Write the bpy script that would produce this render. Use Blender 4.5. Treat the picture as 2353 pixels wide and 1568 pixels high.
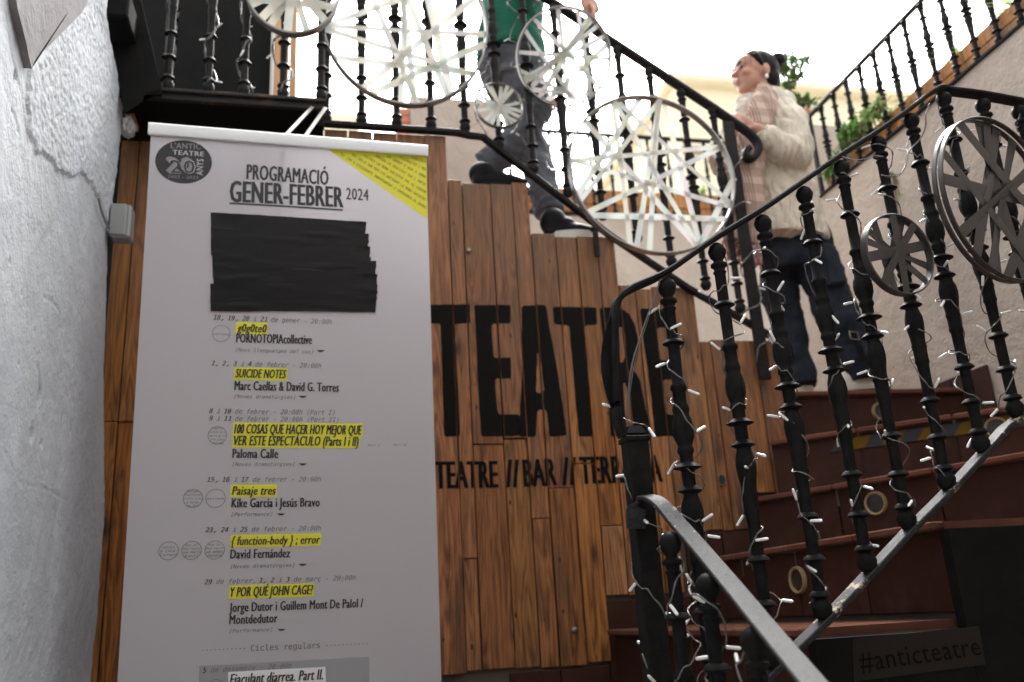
import bpy, bmesh, math, random, os
from mathutils import Vector, Matrix, Quaternion, noise
R=math.radians; PI=math.pi
random.seed(7)
SC=bpy.context.scene; COL=SC.collection
for o in list(bpy.data.objects): bpy.data.objects.remove(o)

# ------------------------------------------------------------------ camera
FPX=2033.0; CX,CY=1176.5,784.0              # measured lens, in units of a 2353 px wide picture
pitch=math.atan(635/2033.0); roll=math.atan(.058); yaw=R(13); EYE=Vector((0,0,1.55))
fh=Vector((math.sin(yaw),math.cos(yaw),0)); rh=Vector((math.cos(yaw),-math.sin(yaw),0)); up=Vector((0,0,1))
Fw=fh*math.cos(pitch)+up*math.sin(pitch); U0=up*math.cos(pitch)-fh*math.sin(pitch)
Rt=rh*math.cos(roll)-U0*math.sin(roll); Up=U0*math.cos(roll)+rh*math.sin(roll)
cam=bpy.data.cameras.new('camera'); camo=bpy.data.objects.new('camera',cam); COL.objects.link(camo)
m=Matrix((Rt,Up,-Fw)).transposed().to_4x4(); m.translation=EYE; camo.matrix_world=m
cam.sensor_width=36; cam.lens=FPX/2353*36; cam.clip_start=.05; cam.clip_end=400
cam.dof.use_dof=True; cam.dof.focus_distance=1.80; cam.dof.aperture_fstop=3.2
SC.camera=camo
# ------------------------------------------------------------------ world, sun, exposure
SUN_EL,SUN_ROT=R(52),R(20)
w=bpy.data.worlds.new('World'); SC.world=w; w.use_nodes=True
nt=w.node_tree; bg=nt.nodes['Background']
sky=nt.nodes.new('ShaderNodeTexSky'); sky.sky_type='NISHITA'; sky.sun_disc=False
sky.sun_elevation=SUN_EL; sky.sun_rotation=SUN_ROT; sky.air_density=1.2; sky.dust_density=6.0; sky.ozone_density=.6
hsv=nt.nodes.new('ShaderNodeHueSaturation'); hsv.inputs['Saturation'].default_value=.07; hsv.inputs['Value'].default_value=1.0
nt.links.new(sky.outputs[0],hsv.inputs['Color']); nt.links.new(hsv.outputs[0],bg.inputs[0]); bg.inputs[1].default_value=.15
sl=bpy.data.lights.new('sun','SUN'); sl.energy=.7; sl.angle=R(25); sl.color=(1,.96,.9)
so=bpy.data.objects.new('sun',sl); COL.objects.link(so)
sd=Vector((math.sin(SUN_ROT)*math.cos(SUN_EL),math.cos(SUN_ROT)*math.cos(SUN_EL),math.sin(SUN_EL)))
so.rotation_euler=sd.to_track_quat('Z','Y').to_euler()
SC.view_settings.view_transform='Standard'; SC.view_settings.look='None'; SC.view_settings.gamma=1
SC.view_settings.use_curve_mapping=False; SC.view_settings.exposure=2.2
try:
    SC.cycles.use_denoising=True; SC.cycles.max_bounces=8; SC.cycles.transparent_max_bounces=12
except Exception: pass

# ------------------------------------------------------------------ survey helpers: sight lines met with real planes of the place
def ray(x,y): return Rt*((x-CX)/FPX)+Up*((CY-y)/FPX)+Fw
def PY(x,y,Y): d=ray(x,y); return EYE+d*((Y-EYE.y)/d.y)
def PX(x,y,X): d=ray(x,y); return EYE+d*((X-EYE.x)/d.x)
def PZ(x,y,Z): d=ray(x,y); return EYE+d*((Z-EYE.z)/d.z)
def PP(x,y,p,n): d=ray(x,y); return EYE+d*((p-EYE).dot(n)/d.dot(n))

# ------------------------------------------------------------------ object helpers
def tag(o,label=None,cat=None,group=None,kind=None):
    if label: o['label']=label
    if cat: o['category']=cat
    if group: o['group']=group
    if kind: o['kind']=kind
    return o
def empty(name,loc,label=None,cat=None,group=None,rz=0):
    o=bpy.data.objects.new(name,None); COL.objects.link(o); o.location=loc; o.rotation_euler=(0,0,rz); o.empty_display_size=.05
    bpy.context.view_layer.update() if False else None
    return tag(o,label,cat,group)
def link(name,me,parent=None,mat=None,world=True):
    o=bpy.data.objects.new(name,me); COL.objects.link(o)
    if parent is not None:
        o.parent=parent
        if world:                                   # mesh given in world coordinates: undo the parent's place
            mw=chain(parent); o.matrix_parent_inverse=mw.inverted()
    if mat is not None:
        me.materials.clear(); me.materials.append(mat)
    return o
def chain(o):
    mw=Matrix.LocRotScale(o.location,o.rotation_euler,o.scale)
    return (chain(o.parent)@o.matrix_parent_inverse@mw) if o.parent else mw
def mesh_bm(bm,smooth=False,angle=None):
    me=bpy.data.meshes.new('m'); bmesh.ops.recalc_face_normals(bm,faces=bm.faces); bm.to_mesh(me); bm.free()
    if smooth: me.shade_smooth()
    if angle and hasattr(me,'set_sharp_from_angle'): me.set_sharp_from_angle(angle=angle)
    return me
def box_into(bm,c,s,rot=None,bev=0):
    r=bmesh.ops.create_cube(bm,size=1)
    vs=r['verts']
    M=Matrix.Translation(Vector(c))@(rot.to_4x4() if rot else Matrix())@Matrix.Diagonal((*s,1))
    bmesh.ops.transform(bm,matrix=M,verts=vs)
    if bev:
        es=list({e for v in vs for e in v.link_edges})
        bmesh.ops.bevel(bm,geom=es,offset=bev,segments=1,affect='EDGES')
def box(name,a,b,mat,parent=None,bev=0,rot=None):
    """box between two opposite corners; origin at its own middle"""
    a=Vector(a); b=Vector(b); c=(a+b)/2; s=Vector([abs(v) for v in (b-a)])
    bm=bmesh.new(); box_into(bm,(0,0,0),s,None,bev); me=mesh_bm(bm)
    o=bpy.data.objects.new(name,me); COL.objects.link(o); me.materials.append(mat)
    place(o,c,rot,parent); return o
def place(o,loc,rot=None,parent=None):
    if parent is not None:
        o.parent=parent; o.matrix_parent_inverse=chain(parent).inverted()
    o.location=loc
    if rot is not None: o.rotation_euler=rot.to_euler() if isinstance(rot,(Matrix,Quaternion)) else rot
def frames(pts):
    T=[]
    n=len(pts)
    for i in range(n):
        t=(pts[min(i+1,n-1)]-pts[max(i-1,0)]); T.append(t.normalized() if t.length>1e-9 else Vector((0,0,1)))
    return T
def sweep(bm,pts,prof,upv=None,closed=False,scale=None,caps=True,twist=None):
    """sweep a 2-D profile (list of (side,up)) along points"""
    pts=[Vector(p) for p in pts]; n=len(pts)
    if closed: T=[(pts[(i+1)%n]-pts[i-1]).normalized() for i in range(n)]
    else: T=frames(pts)
    rings=[]
    N=None
    for i in range(n):
        t=T[i]
        if upv is not None:
            u=Vector(upv)-t*t.dot(Vector(upv)); 
            if u.length<1e-4: u=t.orthogonal()
            u.normalize()
        else:
            if N is None: N=t.orthogonal().normalized()
            N=(N-t*N.dot(t)).normalized(); u=N
        s=t.cross(u)
        if twist:
            q=Quaternion(t,twist[i]); u=q@u; s=q@s
        k=scale[i] if scale else 1
        rings.append([bm.verts.new(pts[i]+s*(a*k)+u*(b*k)) for a,b in prof])
    m=len(prof)
    for i in range(n if closed else n-1):
        r0,r1=rings[i],rings[(i+1)%n]
        for j in range(m): bm.faces.new((r0[j],r0[(j+1)%m],r1[(j+1)%m],r1[j]))
    if caps and not closed: bm.faces.new(rings[0][::-1]); bm.faces.new(rings[-1])
def circ(r,n=8,ry=None): return [(r*math.cos(2*PI*k/n),(ry or r)*math.sin(2*PI*k/n)) for k in range(n)]
def rect(wd,h,c=0):
    a,b=wd/2,h/2
    if not c: return [(-a,-b),(a,-b),(a,b),(-a,b)]
    return [(-a+c,-b),(a-c,-b),(a,-b+c),(a,b-c),(a-c,b),(-a+c,b),(-a,b-c),(-a,-b+c)]
def smoothpts(P,sub=6,closed=False):
    P=[Vector(p) for p in P]; n=len(P); out=[]
    for i in range(n if closed else n-1):
        p1,p2=P[i],P[(i+1)%n]
        p0=P[i-1] if (closed or i>0) else p1*2-p2
        p3=P[(i+2)%n] if (closed or i+2<n) else p2*2-p1
        for k in range(sub):
            t=k/sub
            out.append(.5*((2*p1)+(p2-p0)*t+(2*p0-5*p1+4*p2-p3)*t*t+(-p0+3*p1-3*p2+p3)*t**3))
    if not closed: out.append(P[-1])
    return out
def lathe(prof,n=14):
    """prof: (radius,z) list"""
    bm=bmesh.new(); rings=[]
    for r,z in prof:
        rings.append([bm.verts.new((r*math.cos(2*PI*k/n),r*math.sin(2*PI*k/n),z)) for k in range(n)])
    for a,b in zip(rings,rings[1:]):
        for k in range(n): bm.faces.new((a[k],a[(k+1)%n],b[(k+1)%n],b[k]))
    bm.faces.new(rings[0][::-1]); bm.faces.new(rings[-1])
    return bm
def prism(poly,d0,d1,holes=None):
    """poly of world points (planar) extruded from offset d0 to d1 (vectors)"""
    bm=bmesh.new(); n=len(poly)
    a=[bm.verts.new(Vector(p)+d0) for p in poly]; b=[bm.verts.new(Vector(p)+d1) for p in poly]
    for i in range(n): bm.faces.new((a[i],a[(i+1)%n],b[(i+1)%n],b[i]))
    f1=bm.faces.new(a[::-1]); f2=bm.faces.new(b)
    bmesh.ops.triangulate(bm,faces=[f1,f2])
    return bm

# ------------------------------------------------------------------ materials
MATS={}
def mat(name,col=(.5,.5,.5),rough=.6,metal=0,spec=.5,build=None,**kw):
    m=bpy.data.materials.new(name); m.use_nodes=True; nt=m.node_tree; b=nt.nodes['Principled BSDF']
    b.inputs['Base Color'].default_value=(*col,1); b.inputs['Roughness'].default_value=rough
    b.inputs['Metallic'].default_value=metal; b.inputs['Specular IOR Level'].default_value=spec
    if build: build(nt,b)
    MATS[name]=m; return m
def N(nt,t,**k):
    n=nt.nodes.new(t)
    for a,v in k.items():
        if a in n.inputs.keys() if not hasattr(n,a) else False: n.inputs[a].default_value=v
        else:
            if hasattr(n,a): setattr(n,a,v)
    return n
def noise_n(nt,scale,detail=4,rough=.6,coord='Object',vec=None,stretch=None,dist=0):
    tc=nt.nodes.new('ShaderNodeTexCoord'); v=vec or tc.outputs[coord]
    if stretch:
        mp=nt.nodes.new('ShaderNodeMapping'); mp.inputs['Scale'].default_value=stretch; nt.links.new(v,mp.inputs[0]); v=mp.outputs[0]
    n=nt.nodes.new('ShaderNodeTexNoise'); n.inputs['Scale'].default_value=scale; n.inputs['Detail'].default_value=detail
    n.inputs['Roughness'].default_value=rough; n.inputs['Distortion'].default_value=dist; nt.links.new(v,n.inputs['Vector']); return n
def ramp(nt,fac,stops):
    r=nt.nodes.new('ShaderNodeValToRGB'); nt.links.new(fac,r.inputs[0])
    el=r.color_ramp.elements
    while len(el)<len(stops): el.new(.5)
    for e,(p,c) in zip(el,stops):
        e.position=p; e.color=(*c,1) if len(c)==3 else c
    return r
def mixc(nt,fac,a,b,mode='MIX'):
    mx=nt.nodes.new('ShaderNodeMix'); mx.data_type='RGBA'; mx.blend_type=mode
    for s,i in ((fac,0),(a,6),(b,7)):
        if hasattr(s,'links') : nt.links.new(s,mx.inputs[i])
        else: mx.inputs[i].default_value=s if i==0 else (*s,1)
    return mx.outputs[2]
def mth(nt,op,a,b=None,c=None):
    n=nt.nodes.new('ShaderNodeMath'); n.operation=op
    for i,s in enumerate((a,b,c)):
        if s is None: continue
        if hasattr(s,'links'): nt.links.new(s,n.inputs[i])
        else: n.inputs[i].default_value=s
    return n.outputs[0]
def bump(nt,b,h,strength=.4,dist=.01,prev=None):
    bp=nt.nodes.new('ShaderNodeBump'); bp.inputs['Strength'].default_value=strength; bp.inputs['Distance'].default_value=dist
    nt.links.new(h,bp.inputs['Height'])
    if prev: nt.links.new(prev.outputs[0],bp.inputs['Normal'])
    nt.links.new(bp.outputs[0],b.inputs['Normal']); return bp

def b_wood(nt,b,light=(.41,.178,.062),dark=(.095,.035,.014),grey=True):
    tc=nt.nodes.new('ShaderNodeTexCoord'); oi=nt.nodes.new('ShaderNodeObjectInfo')
    off=nt.nodes.new('ShaderNodeVectorMath'); off.operation='MULTIPLY_ADD'
    cmb=nt.nodes.new('ShaderNodeCombineXYZ')
    for i in range(3): nt.links.new(oi.outputs['Random'],cmb.inputs[i])
    nt.links.new(cmb.outputs[0],off.inputs[0]); off.inputs[1].default_value=(31,17,47); nt.links.new(tc.outputs['Object'],off.inputs[2])
    v=off.outputs[0]
    g=noise_n(nt,9,6,.62,vec=v,stretch=(9,9,.42),dist=.35)
    fine=noise_n(nt,60,5,.7,vec=v,stretch=(6,6,.25))
    rings=noise_n(nt,3.2,2,.5,vec=v,stretch=(7,7,.55),dist=.8)
    rw=mth(nt,'SINE',mth(nt,'MULTIPLY',rings.outputs[0],48.0))
    rw=mth(nt,'MULTIPLY_ADD',rw,.09,.5)
    f=mth(nt,'ADD',mth(nt,'MULTIPLY',g.outputs[0],.62),mth(nt,'MULTIPLY',fine.outputs[0],.38))
    f=mth(nt,'ADD',f,mth(nt,'SUBTRACT',rw,.5))
    mid=tuple((a+c)/2 for a,c in zip(light,dark))
    r=ramp(nt,f,[(.30,dark),(.47,mid),(.66,light)])
    # plank to plank tone
    tone=mth(nt,'MULTIPLY_ADD',oi.outputs['Random'],.42,.70)
    hs=nt.nodes.new('ShaderNodeHueSaturation'); nt.links.new(r.outputs[0],hs.inputs['Color']); nt.links.new(tone,hs.inputs['Value'])
    hue=mth(nt,'MULTIPLY_ADD',mth(nt,'FRACT',mth(nt,'MULTIPLY',oi.outputs['Random'],7.31)),.010,.493); nt.links.new(hue,hs.inputs['Hue'])
    sat=mth(nt,'MULTIPLY_ADD',mth(nt,'FRACT',mth(nt,'MULTIPLY',oi.outputs['Random'],13.7)),.16,.92); nt.links.new(sat,hs.inputs['Saturation'])
    c=hs.outputs[0]
    # knots
    vo=nt.nodes.new('ShaderNodeTexVoronoi'); vo.inputs['Scale'].default_value=1.0
    mp=nt.nodes.new('ShaderNodeMapping'); mp.inputs['Scale'].default_value=(9,9,3.2); nt.links.new(v,mp.inputs[0]); nt.links.new(mp.outputs[0],vo.inputs['Vector'])
    k=ramp(nt,vo.outputs['Distance'],[(.05,(1,1,1)),(.13,(.35,.35,.35)),(.2,(0,0,0))])
    c=mixc(nt,mth(nt,'MULTIPLY',k.outputs[0],.85),c,(.035,.014,.006))
    # nail holes and short dark scars
    vn=nt.nodes.new('ShaderNodeTexVoronoi'); vn.inputs['Scale'].default_value=1.0
    mn=nt.nodes.new('ShaderNodeMapping'); mn.inputs['Scale'].default_value=(19,19,8.5); nt.links.new(v,mn.inputs[0]); nt.links.new(mn.outputs[0],vn.inputs['Vector'])
    kn=ramp(nt,vn.outputs['Distance'],[(.05,(1,1,1)),(.10,(0,0,0))])
    c=mixc(nt,mth(nt,'MULTIPLY',kn.outputs[0],.9),c,(.012,.007,.005))
    # weathering: grey soot smears, stronger on the high boards
    st=noise_n(nt,5,5,.65,coord='Generated',vec=v,stretch=(3,3,.5))
    sm=ramp(nt,st.outputs[0],[(.52,(0,0,0)),(.72,(1,1,1))])
    c=mixc(nt,mth(nt,'MULTIPLY',sm.outputs[0],.75),c,(.06,.042,.030))
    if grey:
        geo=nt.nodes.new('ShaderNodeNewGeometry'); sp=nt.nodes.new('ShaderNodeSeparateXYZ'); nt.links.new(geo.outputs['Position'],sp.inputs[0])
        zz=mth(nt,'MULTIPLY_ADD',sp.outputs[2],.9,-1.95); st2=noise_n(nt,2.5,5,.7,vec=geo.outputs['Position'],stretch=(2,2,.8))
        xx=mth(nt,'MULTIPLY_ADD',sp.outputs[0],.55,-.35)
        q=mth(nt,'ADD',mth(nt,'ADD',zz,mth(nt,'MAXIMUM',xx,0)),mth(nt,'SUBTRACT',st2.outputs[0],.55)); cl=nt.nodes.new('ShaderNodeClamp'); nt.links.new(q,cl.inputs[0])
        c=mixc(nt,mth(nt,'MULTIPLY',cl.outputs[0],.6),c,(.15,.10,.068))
    nt.links.new(c,b.inputs['Base Color'])
    rr=mth(nt,'MULTIPLY_ADD',f,.35,.38); nt.links.new(rr,b.inputs['Roughness'])
    bump(nt,b,f,.45,.004)
mat('plank_wood',rough=.6,spec=.2,build=b_wood)
mat('planter_wood',rough=.5,build=lambda nt,b:b_wood(nt,b,(.50,.23,.07),(.28,.11,.03),False))
mat('brown_door_wood',rough=.6,build=lambda nt,b:b_wood(nt,b,(.55,.33,.15),(.34,.17,.07),False))
def b_black(nt,b,c1=(.005,.005,.0055),c2=(.014,.0135,.013),r0=.4,r1=.65,sc=40):
    n=noise_n(nt,sc,6,.7); r=ramp(nt,n.outputs[0],[(.35,c1),(.7,c2)]); nt.links.new(r.outputs[0],b.inputs['Base Color'])
    n2=noise_n(nt,220,3,.6); rr=mth(nt,'MULTIPLY_ADD',n.outputs[0],r1-r0,r0); nt.links.new(rr,b.inputs['Roughness'])
    bump(nt,b,n2.outputs[0],.25,.0012)
mat('black_iron',spec=.07,build=b_black)
mat('far_iron',spec=.12,build=lambda nt,b:b_black(nt,b,(.008,.0075,.007),(.02,.018,.017)))
mat('dark_steel',spec=.08,build=lambda nt,b:b_black(nt,b,(.005,.0048,.0048),(.010,.0095,.009),.55,.8,12))
def b_bar(nt,b):
    n=noise_n(nt,14,6,.75); n3=noise_n(nt,180,4,.7)
    r=ramp(nt,n3.outputs[0],[(.38,(.009,.009,.0105)),(.62,(.022,.022,.026))])
    chips=noise_n(nt,17,6,.75,stretch=(1,1,1)); m_=ramp(nt,chips.outputs[0],[(.61,(0,0,0)),(.63,(1,1,1))])
    edge=ramp(nt,chips.outputs[0],[(.57,(0,0,0)),(.64,(1,1,1))])
    c=mixc(nt,edge.outputs[0],r.outputs[0],(.045,.032,.026)); c=mixc(nt,m_.outputs[0],c,(.36,.30,.22))
    nt.links.new(c,b.inputs['Base Color'])
    nt.links.new(mth(nt,'MULTIPLY_ADD',n3.outputs[0],.4,.3),b.inputs['Roughness'])
    bp=bump(nt,b,n3.outputs[0],.55,.002); bump(nt,b,m_.outputs[0],-.5,.002,bp)
mat('worn_bar_paint',spec=.22,build=b_bar)
def b_rusty(nt,b):
    n=noise_n(nt,10,8,.75,stretch=(1,1,4)); r=ramp(nt,n.outputs[0],[(.50,(.007,.0065,.006)),(.60,(.03,.016,.009)),(.70,(.13,.062,.028))])
    nt.links.new(r.outputs[0],b.inputs['Base Color']); bump(nt,b,n.outputs[0],.6,.006)
mat('rusty_steel',rough=.75,build=b_rusty)
def b_plaster(nt,b,c1=(.43,.46,.50),c2=(.58,.61,.64),sc=3,bs=.6,bd=.011,fine=120,stain=(.42,.40,.36),amt=.35):
    n=noise_n(nt,sc,8,.65); r=ramp(nt,n.outputs[0],[(.3,c1),(.7,c2)])
    s=noise_n(nt,1.7,6,.7,stretch=(1,1,.5)); sm=ramp(nt,s.outputs[0],[(.5,(0,0,0)),(.75,(1,1,1))])
    c=mixc(nt,mth(nt,'MULTIPLY',sm.outputs[0],amt),r.outputs[0],stain); nt.links.new(c,b.inputs['Base Color'])
    n2=noise_n(nt,fine,5,.6); n3=noise_n(nt,fine/6,5,.6)
    h=mth(nt,'ADD',mth(nt,'MULTIPLY',n2.outputs[0],.4),n3.outputs[0]); bump(nt,b,h,bs,bd)
mat('white_plaster',rough=.75,build=b_plaster)
mat('cream_plaster',rough=.85,build=lambda nt,b:b_plaster(nt,b,(.38,.315,.26),(.47,.40,.34),2.2,1.0,.016,70,(.33,.29,.22),.35))
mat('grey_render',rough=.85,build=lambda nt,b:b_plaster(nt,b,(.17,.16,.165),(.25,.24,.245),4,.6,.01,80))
mat('concrete',rough=.85,build=lambda nt,b:b_plaster(nt,b,(.16,.155,.15),(.26,.25,.24),3,.5,.01,60))
mat('yellow_render',rough=.9,build=lambda nt,b:b_plaster(nt,b,(.88,.78,.54),(.9,.82,.62),1.0,.2,.01,20,(.85,.7,.45),.3))
def b_terra(nt,b,c1=(.034,.014,.010),c2=(.062,.026,.018)):
    oi=nt.nodes.new('ShaderNodeObjectInfo'); n=noise_n(nt,7,6,.65); r=ramp(nt,n.outputs[0],[(.3,c1),(.7,c2)])
    hs=nt.nodes.new('ShaderNodeHueSaturation'); nt.links.new(r.outputs[0],hs.inputs['Color']); nt.links.new(mth(nt,'MULTIPLY_ADD',oi.outputs['Random'],.35,.82),hs.inputs['Value'])
    d=noise_n(nt,3,6,.7,coord='Object'); dm=ramp(nt,d.outputs[0],[(.55,(0,0,0)),(.75,(1,1,1))])
    c=mixc(nt,mth(nt,'MULTIPLY',dm.outputs[0],.6),hs.outputs[0],(.062,.047,.038)); nt.links.new(c,b.inputs['Base Color'])
    nt.links.new(mth(nt,'MULTIPLY_ADD',n.outputs[0],.3,.45),b.inputs['Roughness']); n2=noise_n(nt,90,4,.6); bump(nt,b,n2.outputs[0],.2,.002)
mat('terracotta',spec=.1,build=b_terra)  # riser tiles, the shade on them put into the base colour
mat('tread_terracotta',spec=0,build=lambda nt,b:b_terra(nt,b,(.10,.042,.029),(.16,.075,.053)))  # same tile on the treads, daylight put into a paler colour
mat('grout',(.10,.075,.06),.9)
def sheet_b(nt,b):
    n=noise_n(nt,1.3,3,.5); r=ramp(nt,n.outputs[0],[(.3,(.67,.65,.685)),(.7,(.72,.70,.73))]); nt.links.new(r.outputs[0],b.inputs['Base Color'])
    n2=noise_n(nt,2.2,3,.5,stretch=(1,1,.5)); bump(nt,b,n2.outputs[0],.25,.02)
mat('banner_vinyl',rough=.42,spec=.35,build=sheet_b)
mat('aluminium_white',(.80,.81,.82),.35)
mat('print_black',(.008,.010,.010),.5)
mat('print_grey',(.10,.105,.11),.5)
mat('print_light',(.42,.42,.44),.5)
mat('print_yellow',(.62,.58,.02),.5)
mat('print_panel',(.27,.265,.285),.5)
mat('badge_dark',(.012,.011,.012),.5)
mat('badge_grey',(.22,.20,.21),.5)
def tape_b(nt,b):
    n=noise_n(nt,5,3,.5,stretch=(1,1,5)); bump(nt,b,n.outputs[0],.2,.004)
mat('black_tape',(.004,.004,.005),.38,spec=.2,build=tape_b)
def paint_b(nt,b):
    n=noise_n(nt,16,8,.75,stretch=(3,3,.6)); r=ramp(nt,n.outputs[0],[(.3,(.004,.004,.004)),(.66,(.008,.007,.006)),(.80,(.07,.033,.014))]); nt.links.new(r.outputs[0],b.inputs['Base Color'])
    bump(nt,b,n.outputs[0],.3,.003)
mat('stencil_paint',rough=.7,spec=.08,build=paint_b)
mat('metal_ring',(.24,.225,.21),.35,.75)
mat('shaded_ring',(.07,.066,.062),.3,.6)  # hoop rim with its shade put into the colour
def strip_b(nt,b,base,tr):
    lw=nt.nodes.new('ShaderNodeLayerWeight'); lw.inputs[0].default_value=.45
    n=noise_n(nt,7,3,.6,dist=1.2); f=mth(nt,'ADD',mth(nt,'MULTIPLY',lw.outputs[1],.8),n.outputs[0])
    r=ramp(nt,f,[(.35,tuple(c*.9 for c in base)),(.5,(base[0]*1.02,base[1]*.95,base[2]*.98)),(.6,(base[0]*.86,base[1]*1.0,base[2]*.98)),(.7,(base[0]*1.0,base[1]*.98,base[2]*.82)),(.85,base)])
    nt.links.new(r.outputs[0],b.inputs['Base Color'])
    t=nt.nodes.new('ShaderNodeBsdfTranslucent'); nt.links.new(r.outputs[0],t.inputs[0])
    ms=nt.nodes.new('ShaderNodeMixShader'); ms.inputs[0].default_value=tr
    out=nt.nodes['Material Output']; nt.links.new(b.outputs[0],ms.inputs[1]); nt.links.new(t.outputs[0],ms.inputs[2]); nt.links.new(ms.outputs[0],out.inputs[0])
    n2=noise_n(nt,260,2,.5); bump(nt,b,n2.outputs[0],.3,.002)
mat('pearl_tape',rough=.22,spec=.7,build=lambda nt,b:strip_b(nt,b,(.56,.55,.535),.42))
mat('shaded_tape',rough=.28,spec=.6,build=lambda nt,b:strip_b(nt,b,(.045,.042,.041),.08))  # shiny tape of the less backlit hoops, that shade put into its colour
mat('clear_wire',(.13,.125,.115),.25,0,.6)
mat('bulb_plastic',(.80,.79,.76),.2,0,.7)
mat('tip_glass',(.9,.93,.95),.05,0,.8)
mat('pvc_grey',(.28,.29,.29),.45)
mat('red_brick',(.50,.20,.12),.8)
mat('steel_bolt',(.25,.23,.21),.4,.8)
mat('skin',(.50,.27,.19),.5,build=lambda nt,b:(nt.links.new(ramp(nt,noise_n(nt,18,3).outputs[0],[(.3,(.36,.17,.115)),(.7,(.44,.225,.155))]).outputs[0],b.inputs['Base Color'])))
mat('hair',(.007,.005,.0045),.6,spec=.12,build=lambda nt,b:bump(nt,b,noise_n(nt,60,3,.6,stretch=(1,1,.15)).outputs[0],.6,.004))
def knit_b(nt,b,c1,c2,ws=70):
    wv=nt.nodes.new('ShaderNodeTexWave'); wv.inputs['Scale'].default_value=ws/6; wv.inputs['Distortion'].default_value=6; wv.inputs['Detail'].default_value=2
    tc=nt.nodes.new('ShaderNodeTexCoord'); nt.links.new(tc.outputs['Object'],wv.inputs['Vector'])
    n=noise_n(nt,9,5); r=ramp(nt,n.outputs[0],[(.3,c1),(.7,c2)]); nt.links.new(r.outputs[0],b.inputs['Base Color'])
    n2=noise_n(nt,110,4); h=mth(nt,'ADD',wv.outputs[0],mth(nt,'MULTIPLY',n2.outputs[0],.6)); bump(nt,b,h,.8,.010)
    b.inputs['Sheen Weight'].default_value=.3
mat('cream_knit',rough=.95,spec=.15,build=lambda nt,b:knit_b(nt,b,(.56,.49,.385),(.70,.63,.52)))
mat('turtleneck_knit',rough=.95,spec=.15,build=lambda nt,b:knit_b(nt,b,(.50,.43,.35),(.60,.52,.44)))
def plaid_b(nt,b):
    tc=nt.nodes.new('ShaderNodeTexCoord'); c=(.52,.38,.315)
    cols=None
    for ax,sc in ((2,26.0),(0,20.0)):
        sp=nt.nodes.new('ShaderNodeSeparateXYZ'); nt.links.new(tc.outputs['Object'],sp.inputs[0])
        x=mth(nt,'FRACT',mth(nt,'MULTIPLY',sp.outputs[ax],sc/2.0)); 
        s=mth(nt,'MULTIPLY',mth(nt,'GREATER_THAN',x,.40),mth(nt,'GREATER_THAN',mth(nt,'SINE',mth(nt,'MULTIPLY',x,50.0)),.1))
        cols=s if cols is None else mth(nt,'MAXIMUM',cols,s)
    cc=mixc(nt,mth(nt,'MULTIPLY',cols,.8),c,(.14,.09,.065)); nt.links.new(cc,b.inputs['Base Color']); n2=noise_n(nt,150,3); bump(nt,b,n2.outputs[0],.4,.003)
mat('plaid_wool',rough=.95,spec=.1,build=plaid_b)
mat('pink_fringe',(.42,.24,.22),.95,spec=.1)
def denim_b(nt,b,c1,c2,sc=5):
    n=noise_n(nt,sc,6,.65); r=ramp(nt,n.outputs[0],[(.35,c1),(.7,c2)]); nt.links.new(r.outputs[0],b.inputs['Base Color'])
    n3=noise_n(nt,14,4,.6,stretch=(1,1,1.6),dist=.6); n2=noise_n(nt,300,2); bump(nt,b,mth(nt,'ADD',mth(nt,'MULTIPLY',n2.outputs[0],.25),n3.outputs[0]),.5,.01)
mat('dark_denim',rough=.9,spec=.2,build=lambda nt,b:denim_b(nt,b,(.008,.011,.018),(.028,.034,.046)))
mat('grey_denim',rough=.9,spec=.2,build=lambda nt,b:denim_b(nt,b,(.06,.065,.075),(.17,.18,.20)))
mat('green_cotton',rough=.9,spec=.2,build=lambda nt,b:denim_b(nt,b,(.012,.10,.065),(.02,.14,.09),3))
mat('shoe_black',(.007,.007,.008),.6,spec=.15)
mat('shoe_sole',(.62,.58,.52),.6)
mat('sock_red',(.30,.04,.02),.9)
mat('pearl',(.8,.76,.68),.25)
mat('lip',(.40,.12,.10),.45)
mat('eye_dark',(.03,.02,.015),.3)
def leaf_b(nt,b,c1,c2):
    oi=nt.nodes.new('ShaderNodeNewGeometry'); n=noise_n(nt,8,3); r=ramp(nt,n.outputs[0],[(.35,c1),(.65,c2)]); nt.links.new(r.outputs[0],b.inputs['Base Color'])
    t=nt.nodes.new('ShaderNodeBsdfTranslucent'); nt.links.new(r.outputs[0],t.inputs[0]); ms=nt.nodes.new('ShaderNodeMixShader'); ms.inputs[0].default_value=.4
    out=nt.nodes['Material Output']; nt.links.new(b.outputs[0],ms.inputs[1]); nt.links.new(t.outputs[0],ms.inputs[2]); nt.links.new(ms.outputs[0],out.inputs[0])
mat('leaf_green',rough=.5,build=lambda nt,b:leaf_b(nt,b,(.05,.13,.03),(.12,.26,.06)))
mat('leaf_pale',rough=.5,build=lambda nt,b:leaf_b(nt,b,(.16,.28,.08),(.32,.42,.16)))
mat('leaf_dark',rough=.45,build=lambda nt,b:leaf_b(nt,b,(.03,.08,.02),(.07,.15,.035)))
mat('stem_brown',(.16,.09,.05),.8)
mat('terracotta_pot',(.34,.14,.08),.8)
mat('window_glass',(.05,.06,.07),.1)
mat('light_lens',(.035,.03,.028),.25)
mat('light_rim',(.36,.25,.13),.45)
mat('hazard_yellow',(.13,.07,.008),.6,spec=.1)
mat('hazard_black',(.012,.010,.009),.6)
mat('sticker_paper',(.020,.016,.013),.8,spec=.1)  # beige paper, the shadow on it put into the colour
mat('sticker_ink',(.004,.0035,.0035),.8,spec=.1)
mat('pale_bracket',(.45,.43,.40),.35,.4)
M=MATS
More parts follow.
